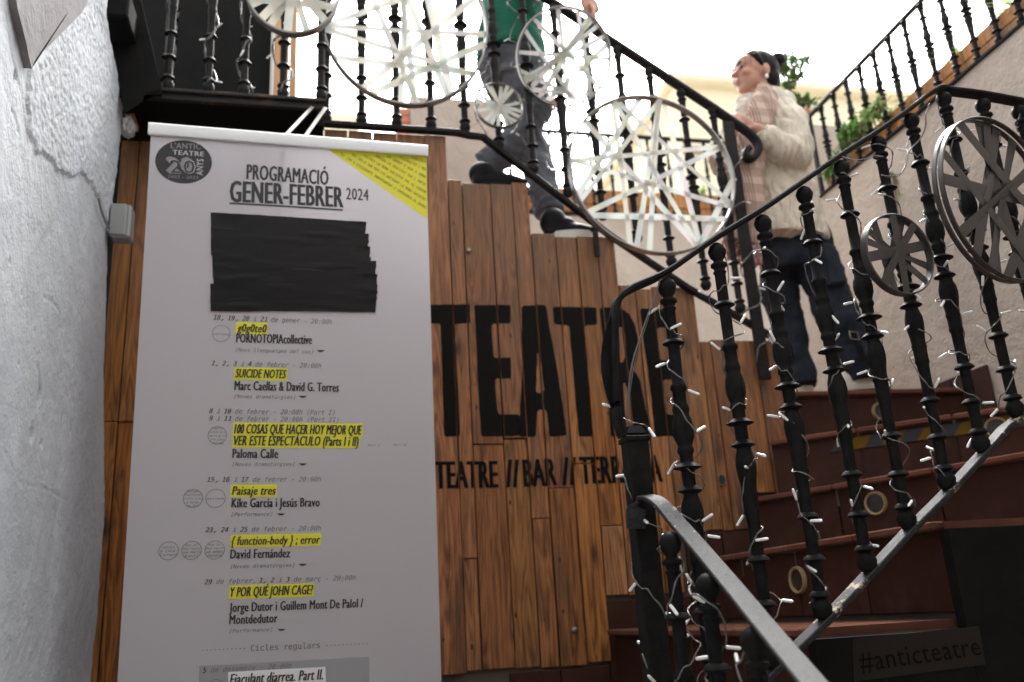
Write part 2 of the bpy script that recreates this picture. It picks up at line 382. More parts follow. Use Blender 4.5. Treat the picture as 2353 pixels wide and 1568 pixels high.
# ================================================================== SETTING
def slab(name,a,b,mt,parent=None,kind='structure',label=None):
    o=box(name,a,b,mt,parent); 
    if parent is None: o['kind']=kind
    if label: o['label']=label
    return o
slab('ground',(-30,-30,-.2),(60,60,0),M['concrete'])
slab('entrance_landing',(-.66,1.2,.004),(3.0,2.86,1.0),M['concrete'])
for k in range(5): slab('entrance_step',(.05 if k else -.66,1.2-.24*(k+1)+.002,.004),(.62 if k else .62,1.2-.24*k-.002,1.0-.2*(k+1)+.001),M['concrete'])
WY=2.90                                   # face of the planked stair wall
XS=[.462,.765,1.085,1.381,1.705]          # nosings of the upper flight
ZT=[3.29,3.10,2.90,2.70,2.495]            # tops of the boards over each tread
# ---------------------------------------------------------------- left plaster wall with real relief
LW=empty('plaster_wall',(-.62,2.3,0),'white painted plaster wall, cracked and pitted, with a patch of rough stucco above','wall')
XW=-.62
edgepx=[(243,45),(255,110),(270,180),(283,262),(279,320),(270,400),(262,450),(252,520),(250,600),(248,700),(243,900),(245,1100),(245,1300),(243,1568),(240,1800)]
ep=[PX(x,y,XW) for x,y in edgepx]; ep=[(p.z,p.y) for p in ep]; ep.sort()
def edgeY(z):
    if z<=ep[0][0]: return ep[0][1]
    for (z0,y0),(z1,y1) in zip(ep,ep[1:]):
        if z<=z1: return y0+(y1-y0)*(z-z0)/(z1-z0)
    return ep[-1][1]
rough_poly=[PX(x,y,XW) for x,y in [(66,150),(190,20),(250,-60),(330,-60),(330,300),(290,420),(262,520),(236,505),(222,455),(205,420),(182,395),(168,402),(150,402),(128,385),(100,350),(82,352),(66,300),(62,230)]]
rough_poly=[(p.y,p.z) for p in rough_poly]
def inside(poly,y,z):
    c=False; n=len(poly)
    for i in range(n):
        (y0,z0),(y1,z1)=poly[i],poly[(i+1)%n]
        if (z0>z)!=(z1>z) and y<(y1-y0)*(z-z0)/(z1-z0)+y0: c=not c
    return c
def segd(poly,y,z,closed=True):
    d=9
    n=len(poly)
    for i in range(n if closed else n-1):
        a=Vector(poly[i]); b=Vector(poly[(i+1)%n]); p=Vector((y,z)); t=max(0,min(1,(p-a).dot(b-a)/max((b-a).length_squared,1e-9))); d=min(d,(p-a-(b-a)*t).length)
    return d
def L2(pts): return [(PX(x,y,XW).y,PX(x,y,XW).z) for x,y in pts]
cracks=[(L2([(0,1033),(18,1050),(30,1080),(45,1105),(62,1115),(90,1118),(118,1130),(143,1145),(160,1152)]),.0020,.0035),
 (L2([(20,900),(30,960),(26,1040)]),.0015,.0025),(L2([(150,1060),(152,1130),(158,1190)]),.0012,.002),(L2([(60,1300),(75,1340),(70,1400)]),.0015,.0025),(L2([(120,1420),(128,1470),(140,1500)]),.0014,.002),(L2([(88,840),(96,890),(95,925),(90,1000),(97,1080)]),.0045,.007),
 (L2([(160,960),(165,985),(168,1010)]),.0022,.004),(L2([(40,1000),(38,940),(42,900),(48,870)]),.002,.003),
 (L2([(28,255),(34,275),(40,300)]),.004,.004),(L2([(14,30),(26,110),(40,180),(56,260),(62,330)]),.003,.004),
 (L2([(222,455),(235,490),(246,520)]),.0028,.005),(L2([(170,1310),(178,1325),(180,1335)]),.0022,.004),(L2([(105,682),(118,690),(132,705),(138,722)]),.0026,.004),
 (L2([(15,1198),(25,1205),(45,1190)]),.0018,.003),(L2([(40,1215),(50,1225),(62,1208)]),.0016,.003),(L2([(88,1145),(100,1175),(110,1200),(118,1225)]),.0015,.0025)]
pits=[(PX(x,y,XW),r,d) for x,y,r,d in [(239,350,.008,.012),(93,912,.016,.02),(97,1020,.007,.012),(76,1000,.014,.01),(45,836,.006,.01),(24,600,.006,.008),(36,178,.012,.01),(163,990,.006,.01),(82,760,.005,.006),(50,675,.006,.006),(133,1590,.01,.008)]]
def heightL(y,z):
    h=.006*noise.fractal(Vector((y*1.7,z*1.3,3)),1,2,4)
    h+=.0016*noise.fractal(Vector((y*22,z*16,7)),1,2,4)
    wob=.012*noise.noise(Vector((y*30,z*30,1)))+.006*noise.noise(Vector((y*80,z*80,4)))
    ins=inside(rough_poly,y+wob,z+wob)
    if ins:
        h+=.006+.0030*noise.fractal(Vector((y*62,z*62,9)),.8,2.2,3)+.0016*noise.noise(Vector((y*110,z*110,3)))
    else:
        q=noise.noise(Vector((y*5,z*4,2)))
        h+=(.0032*max(0,q+.1) if z<2.35 else .0006)*noise.fractal(Vector((y*80,z*50,9)),.8,2.1,4)
    for pl,wd,dp in cracks:
        ys=[p[0] for p in pl]; zs=[p[1] for p in pl]
        if min(ys)-.03<y<max(ys)+.03 and min(zs)-.03<z<max(zs)+.03:
            d=segd(pl,y+.006*noise.noise(Vector((y*60,z*60,5))),z+.006*noise.noise(Vector((y*60,z*60,8))),False)
            if d<wd*2.2: h-=dp*max(0,1-d/(wd*2.2))*(.6+.6*noise.noise(Vector((y*40,z*40,0))))
            elif d<wd*5: h+=.0015*(1-d/(wd*5))
    for p,r,dp in pits:
        d=math.hypot((y-p.y),(z-p.z)*.7)
        if d<r: h-=dp*(1-(d/r)**2)
    return h
bm=bmesh.new(); NY,NZ=270,640; y0=1.35; z0,z1=.9,4.3; g=[]
for j in range(NZ+1):
    z=z0+(z1-z0)*j/NZ; e=edgeY(z)+.006*noise.noise(Vector((0,z*14,3)))+.004*noise.noise(Vector((0,z*50,3))); row=[]
    for i in range(NY+1):
        t=i/NY; y=y0+(e-y0)*t
        back=(max(0,y-(e-.03))/.03)**2*.03
        row.append(bm.verts.new((XW+heightL(y,z)-back,y,z)))
    row.append(bm.verts.new((XW-.35,e+.01,z))); g.append(row)
for a,b in zip(g,g[1:]):
    for i in range(len(a)-1): bm.faces.new((a[i],a[i+1],b[i+1],b[i]))
me=mesh_bm(bm,True); link('plaster_face',me,LW,M['white_plaster'])
box('wall_body',(-1.2,-2.4,0),(-.668,1.36,4.6),M['white_plaster'],LW)
box('wall_core',(-1.2,1.362,0),(-.70,2.52,4.28),M['white_plaster'],LW)
# grey rendered soffit sweeping out of the wall above
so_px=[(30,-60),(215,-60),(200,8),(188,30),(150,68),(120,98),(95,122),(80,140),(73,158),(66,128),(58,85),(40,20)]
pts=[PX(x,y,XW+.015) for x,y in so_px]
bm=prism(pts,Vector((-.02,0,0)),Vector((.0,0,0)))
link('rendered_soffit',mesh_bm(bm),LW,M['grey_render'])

# ---------------------------------------------------------------- unseen wall added behind the camera to shade the stairs
pw=box('shade_wall',(-1.2,-2.8,0),(2.9,-2.42,5.2),M['cream_plaster']); tag(pw,'unseen plastered wall added behind the viewer to shade the stairs','wall')

# ---------------------------------------------------------------- stair core and treads of the upper flight
US=empty('upper_stairs',(.9,3.4,1.0),'upper flight of tiled steps behind the planked wall','stairs')
prev=-.64
xs=[-.64]+XS
for k in range(5):
    box('stair_core',(xs[k]+.001,WY+.03,.0),(xs[k+1]-.012,3.95,ZT[k]-.05),M['concrete'],US)
    box('tread',(xs[k]-.0,WY+.028,ZT[k]-.048),(xs[k+1]-.004,3.96,ZT[k]-.022),M['tread_terracotta'],US)

# ---------------------------------------------------------------- PLANKED WALL
PW=empty('planked_stair_wall',(.5,WY,1.0),'stepped wall clad in reclaimed upright wooden boards, painted with big black letters','wall')
bx=[PY(x,700,WY).x for x in (248,293,345,402,462,518,570,628,690,742,800,860,918,985,1018,1072,1140,1192,1241,1287,1336,1384)]
bx=[b for b in bx]
# continue with the boards right of the lettering, snapped to the step corners
bx2=[PY(x,850,WY).x for x in (1420,1478,1517,1563,1600,1640,1690,1740)]+[1.705]
bx=bx+bx2
for s in XS:                                # snap
    i=min(range(len(bx)),key=lambda i:abs(bx[i]-s)); bx[i]=s
def topz(x):
    for X,Z in zip(XS,ZT):
        if x<X: return Z
    return ZT[-1]
def botz(x):
    return 1.395 if x<.94 else 1.597 if x<1.24 else 1.80 if x<1.52 else 1.92
random.seed(11)
fixed={15:[2.112],17:[1.86],19:[2.04],14:[1.74],16:[2.13],1:[2.2],0:[2.2]}
PL=[]                                       # (x0,x1,z0,z1,y face)
for i in range(len(bx)-1):
    x0,x1=bx[i],bx[i+1]
    xm=(x0+x1)/2
    zt=topz(xm)+random.uniform(-.012,.006); zb=botz(xm)+random.uniform(-.004,.004)
    if xm<-.02: zt=3.19
    js=fixed.get(i,[])
    if not js and random.random()<.45: js=[random.uniform(1.62,2.0)]
    js=[j for j in js if zb+.15<j<zt-.15]
    zz=[zb]+sorted(js)+[zt]
    for a,b in zip(zz,zz[1:]):
        yf=WY-random.uniform(0,.007)
        g=random.uniform(.0012,.003); g2=random.uniform(.0008,.0022)
        PL.append((x0+g,x1-g2,a+.0012,b-.0012,yf))
for x0,x1,a,b,yf in PL:
    o=box('plank',(x0,yf,a),(x1,WY+.022,b),M['plank_wood'],PW,bev=.0018)
    o.rotation_euler=(0,random.uniform(-.002,.002),0)
xs_=[-.66]+XS
for k in range(5): box('backing_board',(xs_[k]+.001,WY+.0225,(1.42,1.42,1.62,1.82,1.94)[k]),(xs_[k+1]-.02,WY+.0275,ZT[k]-.09),M['dark_steel'],PW)
for (x,y) in ((1077,576),(1320,1450-2)):
    p=PY(x,y,WY-.012); bm=bmesh.new(); bmesh.ops.create_uvsphere(bm,u_segments=12,v_segments=8,radius=.0095); me=mesh_bm(bm,True); o=link('bolt_head',me,PW,M['steel_bolt'],False); place(o,p,None,PW); o.scale=(1,.6,1)
# round finger hole in a board
p=PY(1658,1103,WY-.008); bm=bmesh.new(); bmesh.ops.create_cone(bm,cap_ends=True,segments=20,radius1=.0155,radius2=.0155,depth=.004,matrix=Matrix.Rotation(PI/2,4,'X')); o=link('finger_hole',mesh_bm(bm,False),PW,M['print_black'],False); place(o,p,None,PW); o.scale=(.85,1,1.25)
bm=bmesh.new(); sweep(bm,[Vector((.0155*math.cos(a),0,.0155*math.sin(a))) for a in [2*PI*k/20 for k in range(20)]],circ(.0022,6),closed=True); o=link('hole_rim',mesh_bm(bm,True),PW,M['stem_brown'],False); place(o,p+Vector((0,-.001,0)),None,PW); o.scale=(.85,1,1.25)

box('backing_board',(-1.2,WY+.0,.9),(-.676,WY+.06,3.4),M['dark_steel'],PW)
# ---- lettering, cut board by board so it follows their gaps and faces
def clip_to_planks(tris,parent,name,mt,lift=.0012):
    """tris: bmesh in the X-Z plane (y=0); returns one mesh following the board faces"""
    out=bmesh.new()
    xsmin=min(v.co.x for v in tris.verts); xsmax=max(v.co.x for v in tris.verts)
    zmin=min(v.co.z for v in tris.verts); zmax=max(v.co.z for v in tris.verts)
    for x0,x1,a,b,yf in PL:
        if x1<xsmin or x0>xsmax or b<zmin or a>zmax: continue
        c=tris.copy()
        for co,no in (((x0+.0012,0,0),(-1,0,0)),((x1-.0012,0,0),(1,0,0)),((0,0,a+.0012),(0,0,-1)),((0,0,b-.0012),(0,0,1))):
            bmesh.ops.bisect_plane(c,geom=c.verts[:]+c.edges[:]+c.faces[:],plane_co=co,plane_no=no,clear_outer=True)
        if c.faces:
            for v in c.verts: v.co.y=yf-lift
            tmp=bpy.data.meshes.new('t'); c.to_mesh(tmp); out.from_mesh(tmp); bpy.data.meshes.remove(tmp)
        c.free()
    me=bpy.data.meshes.new('letter'); out.to_mesh(me); out.free(); tris.free()
    return link(name,me,parent,mt)
def z6(x,y): return (919+.3407*x,459.6+.3407*y)
LET={'T':([(175,722),(182,712),(462,708),(471,716),(473,826),(466,835),(375,838),(370,850),(375,1000),(392,1300),(405,1585),(396,1597),(310,1599),(297,1590),(285,1200),(272,850),(262,838),(180,836)],None),
'E':([(500,722),(508,714),(736,712),(744,720),(741,830),(732,838),(628,838),(615,850),(620,950),(628,1060),(640,1070),(735,1067),(745,1075),(748,1200),(738,1208),(650,1208),(640,1220),(648,1350),(660,1440),(672,1450),(796,1450),(806,1460),(812,1580),(802,1592),(560,1599),(545,1590),(527,1300),(515,1000)],None),
'A':([(822,730),(832,714),(970,711),(985,725),(1010,880),(1050,1100),(1090,1350),(1122,1580),(1112,1592),(1020,1599),(1006,1590),(990,1440),(978,1416),(935,1415),(925,1430),(915,1590),(905,1599),(815,1599),(805,1590),(808,1400),(822,1150),(820,900)],[(925,1035),(937,1035),(952,1120),(970,1280),(962,1303),(925,1303),(919,1290),(922,1150)]),
'T2':([(1030,735),(1040,725),(1312,728),(1322,738),(1327,832),(1318,845),(1255,848),(1245,860),(1262,1100),(1300,1585),(1290,1597),(1215,1599),(1203,1590),(1190,1450),(1165,1150),(1140,860),(1128,848),(1045,840),(1036,830)],None),
'R':([(1345,742),(1355,730),(1450,730),(1500,740),(1545,772),(1580,840),(1600,920),(1608,1000),(1598,1070),(1578,1120),(1560,1145),(1590,1170),(1620,1225),(1645,1360),(1690,1575),(1680,1592),(1600,1597),(1585,1585),(1560,1440),(1535,1290),(1515,1235),(1500,1240),(1510,1400),(1522,1585),(1512,1597),(1430,1599),(1418,1590),(1400,1350),(1378,1050),(1358,880)],[(1470,858),(1490,862),(1512,900),(1522,980),(1515,1060),(1500,1098),(1482,1100)]),
'E2':([(1618,748),(1628,738),(1815,742),(1824,750),(1828,850),(1818,860),(1745,862),(1733,875),(1745,1000),(1755,1075),(1768,1083),(1828,1082),(1836,1092),(1842,1200),(1832,1210),(1782,1212),(1772,1225),(1785,1350),(1798,1440),(1810,1450),(1850,1450),(1858,1460),(1868,1580),(1858,1592),(1730,1597),(1715,1588),(1690,1350),(1652,1050),(1630,880)],None)}
for k,(poly,hole) in LET.items():
    def rag(P,s):
        out=[]
        for (xa,ya),(xb,yb) in zip(P,P[1:]+P[:1]):
            n=max(1,int(math.hypot(xb-xa,yb-ya)/45))
            for i in range(n):
                t=i/n; x=xa+(xb-xa)*t; y=ya+(yb-ya)*t
                out.append(z6(x+3*noise.noise(Vector((x*.05,y*.05,s))),y+4*noise.noise(Vector((x*.05,y*.05,s+5)))))
        return out
    cu=bpy.data.curves.new('l','CURVE'); cu.dimensions='2D'; cu.fill_mode='FRONT'
    for P in ([poly] if hole is None else [poly,hole]):
        q=[PY(x,y,WY) for x,y in rag(P,len(k))]
        sp=cu.splines.new('POLY'); sp.points.add(len(q)-1); sp.use_cyclic_u=True
        for pnt,v in zip(sp.points,q): pnt.co=(v.x,v.z,0,1)
    ob=bpy.data.objects.new('l',cu); COL.objects.link(ob)
    me=bpy.data.meshes.new_from_object(ob.evaluated_get(bpy.context.evaluated_depsgraph_get())); bpy.data.objects.remove(ob)
    bm=bmesh.new(); bm.from_mesh(me); bpy.data.meshes.remove(me)
    for v in bm.verts: v.co=Vector((v.co.x,0,v.co.y))
    clip_to_planks(bm,PW,'painted_letter',M['stencil_paint'])

# ---------------------------------------------------------------- text helper
FD=os.path.join(bpy.utils.resource_path('LOCAL'),'datafiles','fonts')
def font(fn):
    try: return bpy.data.fonts.load(os.path.join(FD,fn))
    except Exception: return None
MONO=font('DejaVuSansMono.woff2'); SANS=font('Inter.woff2')
def text_bm(s,mono=False,bold=0.0,shear=0.0,space=1.0):
    bold=0.0 if bold>=0 else bold
    space=1.07 if not mono else 1.0
    cu=bpy.data.curves.new('t','FONT'); cu.body=s; cu.size=1; cu.resolution_u=2; cu.offset=bold; cu.shear=shear; cu.space_character=space; cu.fill_mode='FRONT'
    if mono and MONO: cu.font=MONO
    ob=bpy.data.objects.new('t',cu); COL.objects.link(ob)
    me=bpy.data.meshes.new_from_object(ob.evaluated_get(bpy.context.evaluated_depsgraph_get())); bpy.data.objects.remove(ob)
    bm=bmesh.new(); bm.from_mesh(me); bpy.data.meshes.remove(me)
    x0=min(v.co.x for v in bm.verts); x1=max(v.co.x for v in bm.verts)
    for v in bm.verts: v.co.x=(v.co.x-x0)/(x1-x0)
    return bm
_cap={}
def caph(mono,bold):
    k=(mono,round(bold,3))
    if k not in _cap:
        b=text_bm('H',mono,bold); _cap[k]=(min(v.co.y for v in b.verts),max(v.co.y for v in b.verts)); b.free()
    return _cap[k]
def fit_text(s,a,b,h,mono=False,bold=0.0,shear=0.0,space=1.0):
    """text from point a to b (2-D), capital height h; returns bmesh with co=(u,v,0)"""
    bm=text_bm(s,mono,bold,shear,space); lo,hi=caph(mono,bold)
    a=Vector(a); b=Vector(b); d=b-a; n=Vector((-d.y,d.x)).normalized()
    for v in bm.verts:
        q=a+d*v.co.x+n*((v.co.y-lo)/(hi-lo)*h); v.co=Vector((q.x,q.y,0))
    return bm
for s,xa,ya,xb,yb in (('TEATRE',1001,1124,1142,1121),('//',1164,1120,1193,1119),('BAR',1205,1119,1277,1116),('//',1293,1115,1324,1114),('TERRASSA',1335,1113,1519,1108)):
    a=PY(xa,ya,WY); b=PY(xb,yb,WY); h=(PY(xa,ya-62,WY)-a).length
    for kk,sh_ in enumerate((0,-.0026,.0026,.0048)):
        bm=fit_text(s,(a.x,a.z),(b.x,b.z),h)
        for v in bm.verts: v.co=Vector((v.co.x+sh_,0,v.co.y))
        clip_to_planks(bm,PW,'painted_lettering',M['stencil_paint'],.0012+.0002*kk)

# ---------------------------------------------------------------- LOWER WINDING STAIRS
LS=empty('winding_stairs',(1.2,2.3,1.0),'winding lower flight faced with shade-darkened terracotta tiles turning round the planked wall','stairs')
PIV=Vector((1.62,2.86))
# riser lines: (top z, far end, near end)
NEARY=1.72
risers=[(1.30,(.63,2.87),(.70,NEARY)),(1.497,(.945,2.87),(.985,NEARY)),(1.70,(1.26,2.87),(1.335,NEARY)),
        (1.90,(1.49,2.87),(2.05,1.66)),(2.10,(1.585,2.86),(2.46,2.05)),(2.30,(1.71,2.95),(2.46,2.885))]
def rpt(r,t): return Vector((r[1][0]+(r[2][0]-r[1][0])*t,r[1][1]+(r[2][1]-r[1][1])*t))
for i,r in enumerate(risers):
    zt=r[0]; zb=zt-.2; A=Vector(r[1]); B=Vector(r[2]); L=(B-A).length; n=max(1,round(L/.31)); d=(B-A)/L
    nrm=Vector((-d.y,d.x)); 
    if nrm.x>0 or (abs(nrm.x)<.1 and nrm.y>0): nrm=-nrm          # towards the lower side
    # backing body of the riser
    ang=math.atan2(d.y,d.x)
    c=(A+B)/2-nrm*.03
    o=box('riser_body',(-L/2,-.02,-.9),(L/2,.02,.078),M['grout'],LS); o.location=(c.x,c.y,zt-.511); o.rotation_euler=(0,0,ang)
    for k in range(n):
        t0=k/n; t1=(k+1)/n; c=A+d*L*(t0+t1)/2-nrm*.004; wd=L/n-.006
        o=box('riser_tile',(-wd/2,-.006,-.088),(wd/2,.006,.082),M['terracotta'],LS,bev=.0015); o.location=(c.x,c.y,zt-.105); o.rotation_euler=(0,0,ang)
        c2=A+d*L*(t0+t1)/2+nrm*.006
        o=box('nosing_tile',(-wd/2,-.02,-.009),(wd/2,.02,.009),M['tread_terracotta'],LS,bev=.004); o.location=(c2.x-nrm.x*.0,c2.y,zt-.009); o.rotation_euler=(0,0,ang)
# treads as wedges between successive riser lines
for i,r in enumerate(risers):
    zt=r[0]-.006
    A=Vector(r[1]); B=Vector(r[2])
    if i+1<len(risers): A2=Vector(risers[i+1][1]); B2=Vector(risers[i+1][2])
    else: A2=Vector((1.71,3.0)); B2=Vector((2.46,3.0))
    poly=[A,B]+([Vector((2.46,1.66)),] if i==3 else [])+[B2,A2]
    bm=prism([Vector((p.x,p.y,zt-.012)) for p in poly],Vector((0,0,-.05)),Vector((0,0,.0))); link('tread_bed',mesh_bm(bm),LS,M['grout'])
    if i in (0,1,2):                                   # the treads near eye level get their tiles
        n=4 if i else 3
        for k in range(n):
            q=[A.lerp(B,k/n),A.lerp(B,(k+1)/n),A2.lerp(B2,(k+1)/n),A2.lerp(B2,k/n)]; c=sum(q,Vector((0,0)))/4
            q=[c+(p-c)*.985 for p in q]
            bm=prism([Vector((p.x,p.y,zt-.012)) for p in q],Vector((0,0,.0005)),Vector((0,0,.017))); link('tread_tile',mesh_bm(bm),LS,M['tread_terracotta'])
    else:
        c=sum(poly,Vector((0,0)))/len(poly); q=[c+(p-c)*.99 for p in poly]
        bm=prism([Vector((p.x,p.y,zt-.012)) for p in q],Vector((0,0,.0005)),Vector((0,0,.017))); link('tread_tile',mesh_bm(bm),LS,M['tread_terracotta'])
box('landing_slab',(1.66,2.98,2.1),(2.44,4.6,2.268),M['concrete'],LS); box('landing_tiles',(1.66,2.98,2.2685),(2.44,4.6,2.30),M['tread_terracotta'],LS)
# tiled skirting below the boards, stepping with the flight
for x0,x1,zb_,zt_ in ((.60,.93,1.1,1.385),(.93,1.235,1.30,1.585),(1.235,1.51,1.5,1.79),(1.51,1.60,1.7,1.912)):
    n=max(1,round((x1-x0)/.16))
    for k in range(n):
        a=x0+(x1-x0)*k/n; b=x0+(x1-x0)*(k+1)/n
        box('skirting_tile',(a+.002,WY-.004,zb_),(b-.002,WY+.012,zt_),M['terracotta'],LS,bev=.001)
box('foundation',(-.66,WY+.014,.0),(1.6,WY+.0215,1.94),M['grout'],LS)
# skirting on the right wall by the landing
ysk=PX(2264,838,2.436).y; zsk=PX(2264,838,2.436).z
for k in range(4):
    box('wall_skirting_tile',(2.436,ysk+.2*k,2.05),(2.448,ysk+.2*(k+1)-.004,zsk),M['terracotta'],LS,bev=.0015)
# black painted stringer on the near side, stepping up under the risers
SR=empty('black_stringer',(1.4,1.7,1.0),'black side of the winding stairs, stepped, with a paper sticker','stringer')
st=[(.30,1.09),(.70,1.09),(.70,1.285),(.985,1.285),(.985,1.478),(1.335,1.478),(1.335,1.682),(2.0,1.682),(2.0,1.6),(2.9,1.6),(2.9,.2),(.30,.2)]
st=[(.30,1.09),(.68,1.09),(.68,1.282),(.965,1.282),(.965,1.476),(1.315,1.476),(1.315,1.680),(2.9,1.680),(2.9,.2),(.30,.2)]
for xa_,xb_,zt__ in ((.30,.679,1.09),(.68,.964,1.282),(.965,1.314,1.476),(1.315,2.44,1.680)): box('stringer_plate',(xa_,NEARY-.04,.2),(xb_,NEARY-.01,zt__),M['dark_steel'],SR)
# sticker
SP=[(1943,1470),(2290,1450),(2300,1546),(1950,1577)]
def spx(x,y): return PY(x,y,NEARY-.042)
sticker=empty('hashtag_sticker',spx(2110,1530),'worn paper sticker reading #anticteatre on the black stair side','sticker')
q=[PY(1700+0,0,1)]*0
def sz(x,y): return ((2700+x/1.568)*.5745,994+.3664*y)
quad=[spx(*sz(*p)) for p in ((1110,1295),(1905,1215),(1950,1455),(1125,1565))]
bm=prism(quad,Vector((0,0,0)),Vector((0,.0015,0))); link('sticker_paper',mesh_bm(bm),sticker,M['sticker_paper'])
a=spx(*sz(1165,1500)); b=spx(*sz(1920,1395)); h=(spx(*sz(1165,1375))-a).length
bm=fit_text('#anticteatre',(a.x,a.z),(b.x,b.z),h*1.0,bold=.02)
for v in bm.verts: v.co=Vector((v.co.x,NEARY-.0435,v.co.y))
me=bpy.data.meshes.new('m'); bm.to_mesh(me); bm.free(); link('sticker_text',me,sticker,M['sticker_ink'])
# round step lights
def riser_pt(i,x,y):
    r=risers[i]; A=Vector((*r[1],0)); d=Vector((r[2][0]-r[1][0],r[2][1]-r[1][1],0)).normalized(); n=Vector((-d.y,d.x,0))
    if n.y>0: n=-n
    if n.x>0 and abs(n.x)>abs(n.y): n=-n
    return PP(x,y,A,n),n
for i,x,y,rr,lab in ((2,1838,1333,.036,'round recessed step light in the lowest visible riser'),(3,2015,1157,.036,'round recessed step light in the riser under the black and yellow tape'),(5,2022,947,.034,'round recessed step light in the top riser below the landing'),(4,2290,984,.034,'round recessed step light beside the black and yellow tape')):
    if i==2: i=2
    p,n=riser_pt(i,x,y)
    e=empty('step_light',p,lab,'step light','round lights set in the stair risers')
    rotq=n.to_track_quat('Z','Y')
    for nm,prof,mt in (('rim',[(rr*.80,.002),(rr*.82,.012),(rr*.95,.014),(rr*1.02,.009),(rr*1.03,.002)],'light_rim'),('lens',[(rr*.81,.003),(rr*.80,.008),(rr*.62,.0085),(rr*.6,.0065),(.001,.0075)],'light_lens')):
        bm=lathe(prof,28); me=mesh_bm(bm,True,.5); o=link(nm,me,e,M[mt],False); o.rotation_euler=rotq.to_euler(); 
# hazard tape along the riser under the tape line
HT=empty('hazard_tape',(1.9,2.5,2.07),'worn black and yellow warning tape along the top of a stair riser','tape')
r=risers[4]; A=Vector(r[1]); B=Vector(r[2]); d=(B-A).normalized(); n=Vector((d.y,-d.x)); 
if n.x>0: n=-n
n=Vector((-abs(n.x),-abs(n.y)))
L=(B-A).length; t=.2; k=0
while t<L:
    q=[]
    for tt,zz in ((t,-.068),(t+.055,-.068),(t+.085,-.028),(t+.03,-.028)):
        p=A+d*min(tt,L)+n*.0055; q.append(Vector((p.x,p.y,2.10+zz)))
    bm=prism(q,Vector((0,0,0)),Vector((n.x,n.y,0))*.0012); link('tape_stripe',mesh_bm(bm),HT,M['hazard_yellow' if k%2 else 'hazard_black']); t+=.0555; k+=1
# ================================================================== RAILINGS
# turned cast-iron baluster profile, t runs from the top (0) to the foot (1)
BP=[(0,.006),(.008,.016),(.022,.0225),(.038,.0175),(.046,.010),(.052,.0105),(.056,.019),(.062,.0195),(.067,.012),(.075,.0115),(.078,.015),(.084,.0115),(.155,.0115),(.158,.020),(.166,.0225),(.171,.012),(.22,.0118),(.262,.0115),(.268,.0175),(.276,.0185),(.282,.013),
 (.31,.0135),(.318,.018),(.326,.0195),(.334,.016),(.342,.019),(.352,.024),(.370,.0275),(.388,.026),(.402,.020),(.412,.015),(.416,.0195),(.424,.020),(.430,.0135),(.448,.0135),(.452,.026),(.460,.0285),(.466,.0135),(.500,.0130),(.504,.0235),(.512,.025),(.518,.0145),(.528,.018),(.542,.0245),(.560,.027),(.578,.0245),(.598,.019),(.618,.0175),(.626,.0205),(.634,.017),(.66,.0165),(.668,.019),(.676,.0135),
 (.72,.012),(.762,.012),(.766,.020),(.774,.0225),(.780,.012),(.858,.0118),(.862,.0205),(.870,.023),(.876,.012),(.938,.012),(.942,.0195),(.950,.021),(.956,.0125),(.962,.018),(.974,.0235),(.988,.020),(1,.011)]
def _slim(t,r):
    if r<=.0125: return r
    return .0122+(r-.0122)*(.95 if any(abs(t-q)<.005 for q in (.164,.458,.510,.771,.868,.948)) else .50 if .3<t<.68 else .72)
BP=[(t,_slim(t,r)) for t,r in BP]
def baluster_mesh(H,n=14,k=1.0,simple=False):
    P=BP if not simple else BP[::1]
    bm=lathe([(r*k,-t*H) for t,r in P],n)
    # leaf carving on the two bulbs
    for v in bm.verts:
        t=-v.co.z/H
        if .345<t<.40 or .53<t<.60 or .318<t<.335:
            a=math.atan2(v.co.y,v.co.x); f=1+.09*math.cos(7*a); v.co.x*=f; v.co.y*=f
    return mesh_bm(bm,True,.9)
def add_part(name,me,parent,mt,loc,rot=None,sc=None):
    o=bpy.data.objects.new(name,me); COL.objects.link(o)
    if not me.materials: me.materials.append(mt)
    place(o,Vector(loc),rot,parent)
    if sc: o.scale=sc
    return o
def bar(name,pts,prof,mt,parent,upv=(0,0,1),smooth=True,**k):
    bm=bmesh.new(); sweep(bm,pts,prof,upv=upv,**k); me=mesh_bm(bm,smooth,.7); return link(name,me,parent,mt)

# ---------------------------------------------------------------- NEAR BALUSTRADE (the sharp one)
NB=empty('near_balustrade',(.62,1.6,1.0),'black cast iron balustrade with turned balusters climbing in front of the winding stairs','railing')
B_H=.85; bmn=baluster_mesh(B_H,18)
tops=[(1530,640),(1645,560),(1750,495),(1845,430),(1930,370),(2015,315),(2090,262),(2165,213)]
NP=[]
for i,(x,y) in enumerate(tops):
    X=.704+.1215*i*1.0; Y=1.585+.0145*i
    p=PY(x,y,Y); NP.append(p)
ztop=NP[-1].z
NP2=[]
for x,y in ((2255,228),(2338,243),(2418,258),(2500,272)):
    NP2.append(PZ(x,y,ztop+.002))
allb=NP+NP2
for i,p in enumerate(allb):
    z=random.uniform(0,6.28)
    add_part('baluster',bmn,NB,M['black_iron'],(p.x,p.y,p.z),Matrix.Rotation(z,3,'Z'))
print('nb',[tuple(round(c,3) for c in p) for p in allb])
# handrail: flat bar, bent down at the left onto the newel post
hr=[PY(x,y,1.585) for x,y in ((1432,1004),(1418,960),(1412,900),(1409,820),(1410,760),(1413,712),(1424,685),(1455,662))]
hr+= [p+Vector((0,0,.012)) for p in NP[:-1]]+[NP[-1]+Vector((-.02,-.003,.004)),NP[-1]+Vector((.03,.008,.012))]+[p+Vector((0,0,.012)) for p in NP2]
hs=smoothpts(hr,5)
bar('handrail',hs,rect(.034,.012,.003),M['black_iron'],NB)
